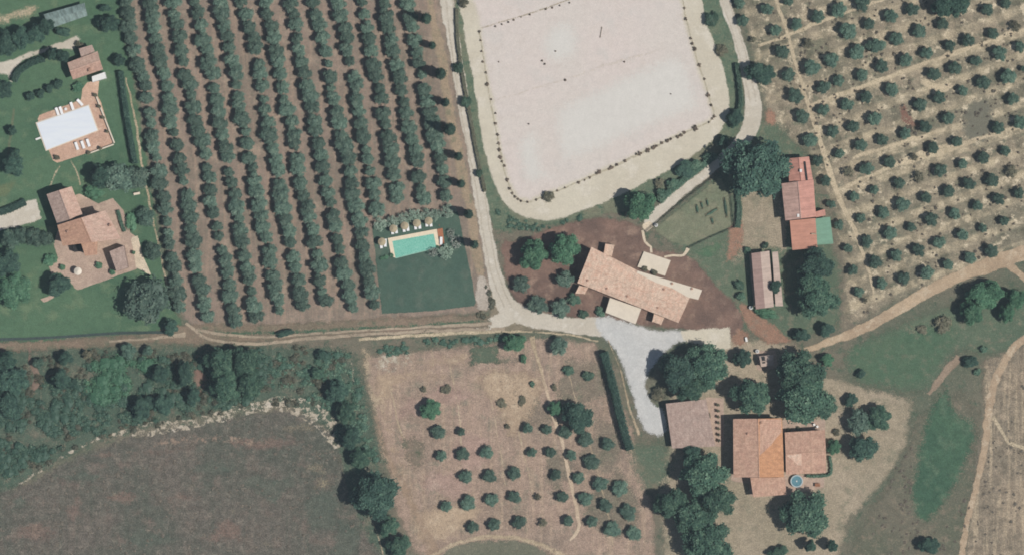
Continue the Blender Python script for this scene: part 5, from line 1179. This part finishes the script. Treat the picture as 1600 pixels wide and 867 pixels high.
LG = [(613,360,.12,'left lounger under the first straw parasol from the left above the pool'),(619,358.5,.12,'right lounger under the first straw parasol from the left above the pool'),
 (631,356.5,.12,'left lounger under the second straw parasol above the pool'),(637,355,.12,'right lounger under the second straw parasol above the pool'),
 (649,352.5,.12,'left lounger under the third straw parasol above the pool'),(655.5,351.5,.12,'right lounger under the third straw parasol above the pool'),
 (666.5,348,.12,'left lounger under the rightmost straw parasol above the pool'),(673,348,.12,'right lounger under the rightmost straw parasol above the pool'),
 (595.5,382,.12,'left lounger under the lone straw parasol left of the pool'),(602,379.5,.0,'right lounger under the lone straw parasol left of the pool'),
 (689.3,376.5,.0,'white lounger standing on the wooden deck right of the pool')]
LG2 = [(89.6,174.5,.33,'leftmost white lounger on the upper edge of the covered pool'),(95.5,173,.33,'second white lounger from left above the covered pool'),(112.6,166,.33,'third white lounger from left above the covered pool'),(125,160.5,.75,'turned white lounger at the right end above the covered pool'),
 (120,228.5,.33,'left of three white loungers below the covered pool'),(129.6,226.5,.33,'middle of three white loungers below the covered pool'),(138,223.5,.33,'right of three white loungers below the covered pool')]
lp = make_lounger()
for i, (x, y, rz, lb) in enumerate(LG+LG2):
    o = lp if i == 0 else copy_tree(lp); o.location = P(x, y); o.location.z = ground_z(x, y)
    if lb.startswith('white lounger standing'): o.location.z += .17
    o.rotation_euler = (0,0,rz); o['label'] = lb; o['group'] = 'loungers by the turquoise pool' if i < len(LG) else 'loungers by the covered pool'
tb = thing('pool_table', 'small white round table between loungers above the covered pool', 'table', P(103,171))
mb = MB(); mb.lathe([(0,.5),(.35,.5),(.35,.54),(0,.54)], n=16); mb.build('tabletop', M_white, tb); mb = MB(); mb.tube((0,0,.02),(0,0,.5),.04); mb.build('leg', M_white, tb)
for x, y, lb in ((615,357.5,'leftmost straw parasol of the row above the turquoise pool'),(632.5,353,'second straw parasol from left above the turquoise pool'),(651.5,349,'third straw parasol from left above the turquoise pool'),(670,345.5,'rightmost straw parasol of the row above the turquoise pool'),(597,378,'lone straw parasol left of the turquoise pool')):
    sunshade('straw_parasol', lb, x, y, .95, 2.3, M_straw, 'straw parasols by the turquoise pool')

# turquoise pool
tp = thing('swimming_pool', 'rectangular turquoise pool with pale stone coping on the mown lawn', 'pool', P(645,382))
o = Vector(tp.location)
def ring(name, outer, inner, z0, z1, mat):
    mb = MB(); A_ = [P(x,y)-o for x,y in outer]; B_ = [P(x,y)-o for x,y in inner]
    for i in range(len(A_)-1):
        q = [A_[i], A_[i+1], B_[i+1], B_[i]]; q = [(v.x, v.y) for v in q]
        ar = sum(q[k][0]*q[(k+1)%4][1]-q[(k+1)%4][0]*q[k][1] for k in range(4)); mb.prism(q if ar > 0 else q[::-1], z0, z1)
    return mb.build(name, mat, tp)
M_coping = mat_plain('travertine', A(232,216,188), .06, 1.6, .8, .2, .2)
ring('coping', [(611.5,400.5),(606,372.5),(682.5,358),(687,385)], [(618,403),(613,377),(677.5,365.5),(682,386.5)], 0.0, .18, M_coping)
ring('pool_edge', [(618,404),(682.3,388)], [(618,403),(682,387)], 0.0, .145, mat_plain('wet_stone', A(150,190,170), .08, 2))
mb = MB(); q = [P(x,y)-o for x,y in ((613,377),(677.5,365.5),(682,387),(618,403))]; mb.poly([(v.x,v.y,.15) for v in q][::-1])
wm = NT('turquoise_water'); wv = wm.obj(); w1 = wm.noise(wv, 1.6, 4, .6, .6); w2 = wm.n('ShaderNodeTexVoronoi', feature='DISTANCE_TO_EDGE'); wm.l(wv, w2.inputs['Vector']); w2.inputs['Scale'].default_value = 2.2
c = wm.mix(wm.ramp(w1,.35,.65), A(112,184,162), A(128,196,174)); c = wm.mix(wm.ramp(w2.outputs[0], .0, .09, .7, 0), c, A(168,214,196))
wm.l(c, wm.b.inputs['Base Color']); wm.b.inputs['Roughness'].default_value = .1; wm.b.inputs['Specular IOR Level'].default_value = .5; wm.bump(w1, .12, .05)
mb.build('water', wm.mat, tp)
dk = thing('wooden_deck', 'small reddish brown wooden deck at the right end of the turquoise pool', 'deck', P(688,371))
mb = MB(); a, b, c, d = [P(x,y)-dk.location for x,y in ((683,358.5),(691.5,356.5),(695,384.5),(687.5,385.5))]
for k in range(9):
    t0, t1 = k/9, (k+.93)/9
    q = [a.lerp(b,t0), a.lerp(b,t1), d.lerp(c,t1), d.lerp(c,t0)]; mb.prism([(v.x,v.y) for v in q][::-1], 0.03, .17)
mb.build('planks', mat_plain('red_wood', A(176,116,84), .2, 4), dk)
mb = MB(); p = P(686.5,352)-dk.location; mb.tube((p.x,p.y,0),(p.x,p.y,2.1),.03); mb.box((p.x,p.y-.1,2.1),(.08,.3,.06)); mb.build('shower', M_terra, dk)

# long grey-green shed at top left
gs = thing('sheet_roofed_shed', 'long shed with mottled grey-green sheet roof at the top left', 'shed', P(102,25))
body(gs, [(68,23),(132,5),(137,25),(79,45)], 2.4, .5, R_glasshouse, M_greywood, kind='gable', cap=False)

# kitchen garden fence and beds
kf = thing('garden_fence', 'dark wire and post fence round the kitchen garden', 'fence', P(1090,330))
FP = [(1011,362.5),(1068,315),(1125,270),(1143,302),(1148,356),(1112,371),(1077,388)]
o = Vector(kf.location); n_ = 0
rail = MB()
for i in range(len(FP)-1):
    a, b = P(*FP[i])-o, P(*FP[i+1])-o; L = (b-a).length; k = max(1, int(L/2.4)); ang = math.atan2((b-a).y, (b-a).x)
    for j in range(k+(1 if i == len(FP)-2 else 0)):
        p = a.lerp(b, j/k); mb = MB(); mb.box((p.x,p.y,.7), (.1,.1,1.4), ang); mb.build('post', M_greywood, kf)
    m = (a+b)/2
    for z in (.45,.85,1.25): rail.box((m.x,m.y,z), (L-.12,.05,.12), ang)
rail.build('rails', mat_plain('dark_rail', A(84,84,70), .2, 3), kf)
M_bed = mat_plain('bed_soil', A(120,114,92), .25, 3, .95, .1, .5)
for i, (x, y, w, l, a, lb) in enumerate(((1105.6,317,3,13,.25,'rightmost narrow bed of the three upright beds in the kitchen garden'),(1097,321,3,13,.25,'middle narrow bed of the three upright beds in the kitchen garden'),(1089.5,327,4,14,.2,'leftmost dark bed of the three upright beds in the kitchen garden'),(1112,332,22,5,.5,'wide green bed lying across the kitchen garden'),(1113,345,4,12,.3,'short bed below the wide green bed'),(1134,325,4,32,.15,'long bed along the right kitchen garden fence'))):
    t = thing('vegetable_bed', lb, 'garden bed', P(x, y), a, 'beds in the kitchen garden')
    mb = MB(); W_, L_ = w*S, l*S; mb.prism([(-W_/2,-L_/2),(W_/2,-L_/2),(W_/2,L_/2),(-W_/2,L_/2)], .04, .22); mb.build('soil', M_bed, t)
    c = link(bpy.data.objects.new('plants', KIND['bush'][0][i % 3]), t); c.scale = (W_/2.9, L_/2.9, .22); c.location = (0,0,.12)
# garden seat and stick
bn = thing('garden_bench', 'pale wooden bench on the lawn right of the dark clump, left garden', 'bench', P(214,303), .2)
mb = MB(); mb.box((0,0,.43), (1.5,.5,.06)); mb.build('seat', R_cream, bn); mb = MB(); mb.box((0,.25,.7), (1.5,.06,.45), 0); mb.build('backrest', R_cream, bn)
for x in (-.6,.6): mb = MB(); mb.box((x,0,.2), (.08,.45,.4)); mb.build('leg', R_cream, bn)
pj = thing('jump_pole', 'dark thin pole lying on the arena sand near its top', 'pole', P(939,51), math.radians(80))
mb = MB(); mb.tube((-1.3,0,.1),(1.3,0,.1),.09); mb.build('bar', M_greywood, pj)
for x in (-1.0,1.0): mb = MB(); mb.box((x,0,.04),(.14,.4,.07)); mb.build('foot', M_greywood, pj)
tr = thing('water_trough', 'small white trough beside the grey bush in the meadow', 'trough', P(1472,499), .3)
mb = MB(); mb.box((0,0,.2),(.9,.5,.4)); mb.build('basin', M_white, tr); mb = MB(); mb.box((0,0,.41),(.75,.36,.02)); mb.build('water', M_glass, tr)
lg = thing('white_crate', 'small white crate on the grass left of the tiny hut', 'crate', P(1166,530), .2)
mb = MB(); mb.box((0,0,.25),(.45,1.0,.5)); mb.build('box', M_white, lg); mb = MB(); mb.box((0,0,.53),(.5,1.05,.05)); mb.build('lid', M_white, lg)

# ------------------------------------------------------------------ thin air between the camera and the ground
hz = MB(); hz.prism([(-900,-900),(900,-900),(900,900),(-900,900)], -1.0, H+40)
hm = bpy.data.materials.new('air'); hm.use_nodes = True; hm.node_tree.nodes.remove(hm.node_tree.nodes['Principled BSDF'])
pv = hm.node_tree.nodes.new('ShaderNodeVolumePrincipled'); pv.inputs['Density'].default_value = HAZE; pv.inputs['Color'].default_value = (.72,.9,1,1)
hm.node_tree.links.new(pv.outputs[0], hm.node_tree.nodes['Material Output'].inputs['Volume'])
tag(hz.build('haze', hm), kind='stuff')
print('SHEET max z', max(z for o, z in SHEETS))
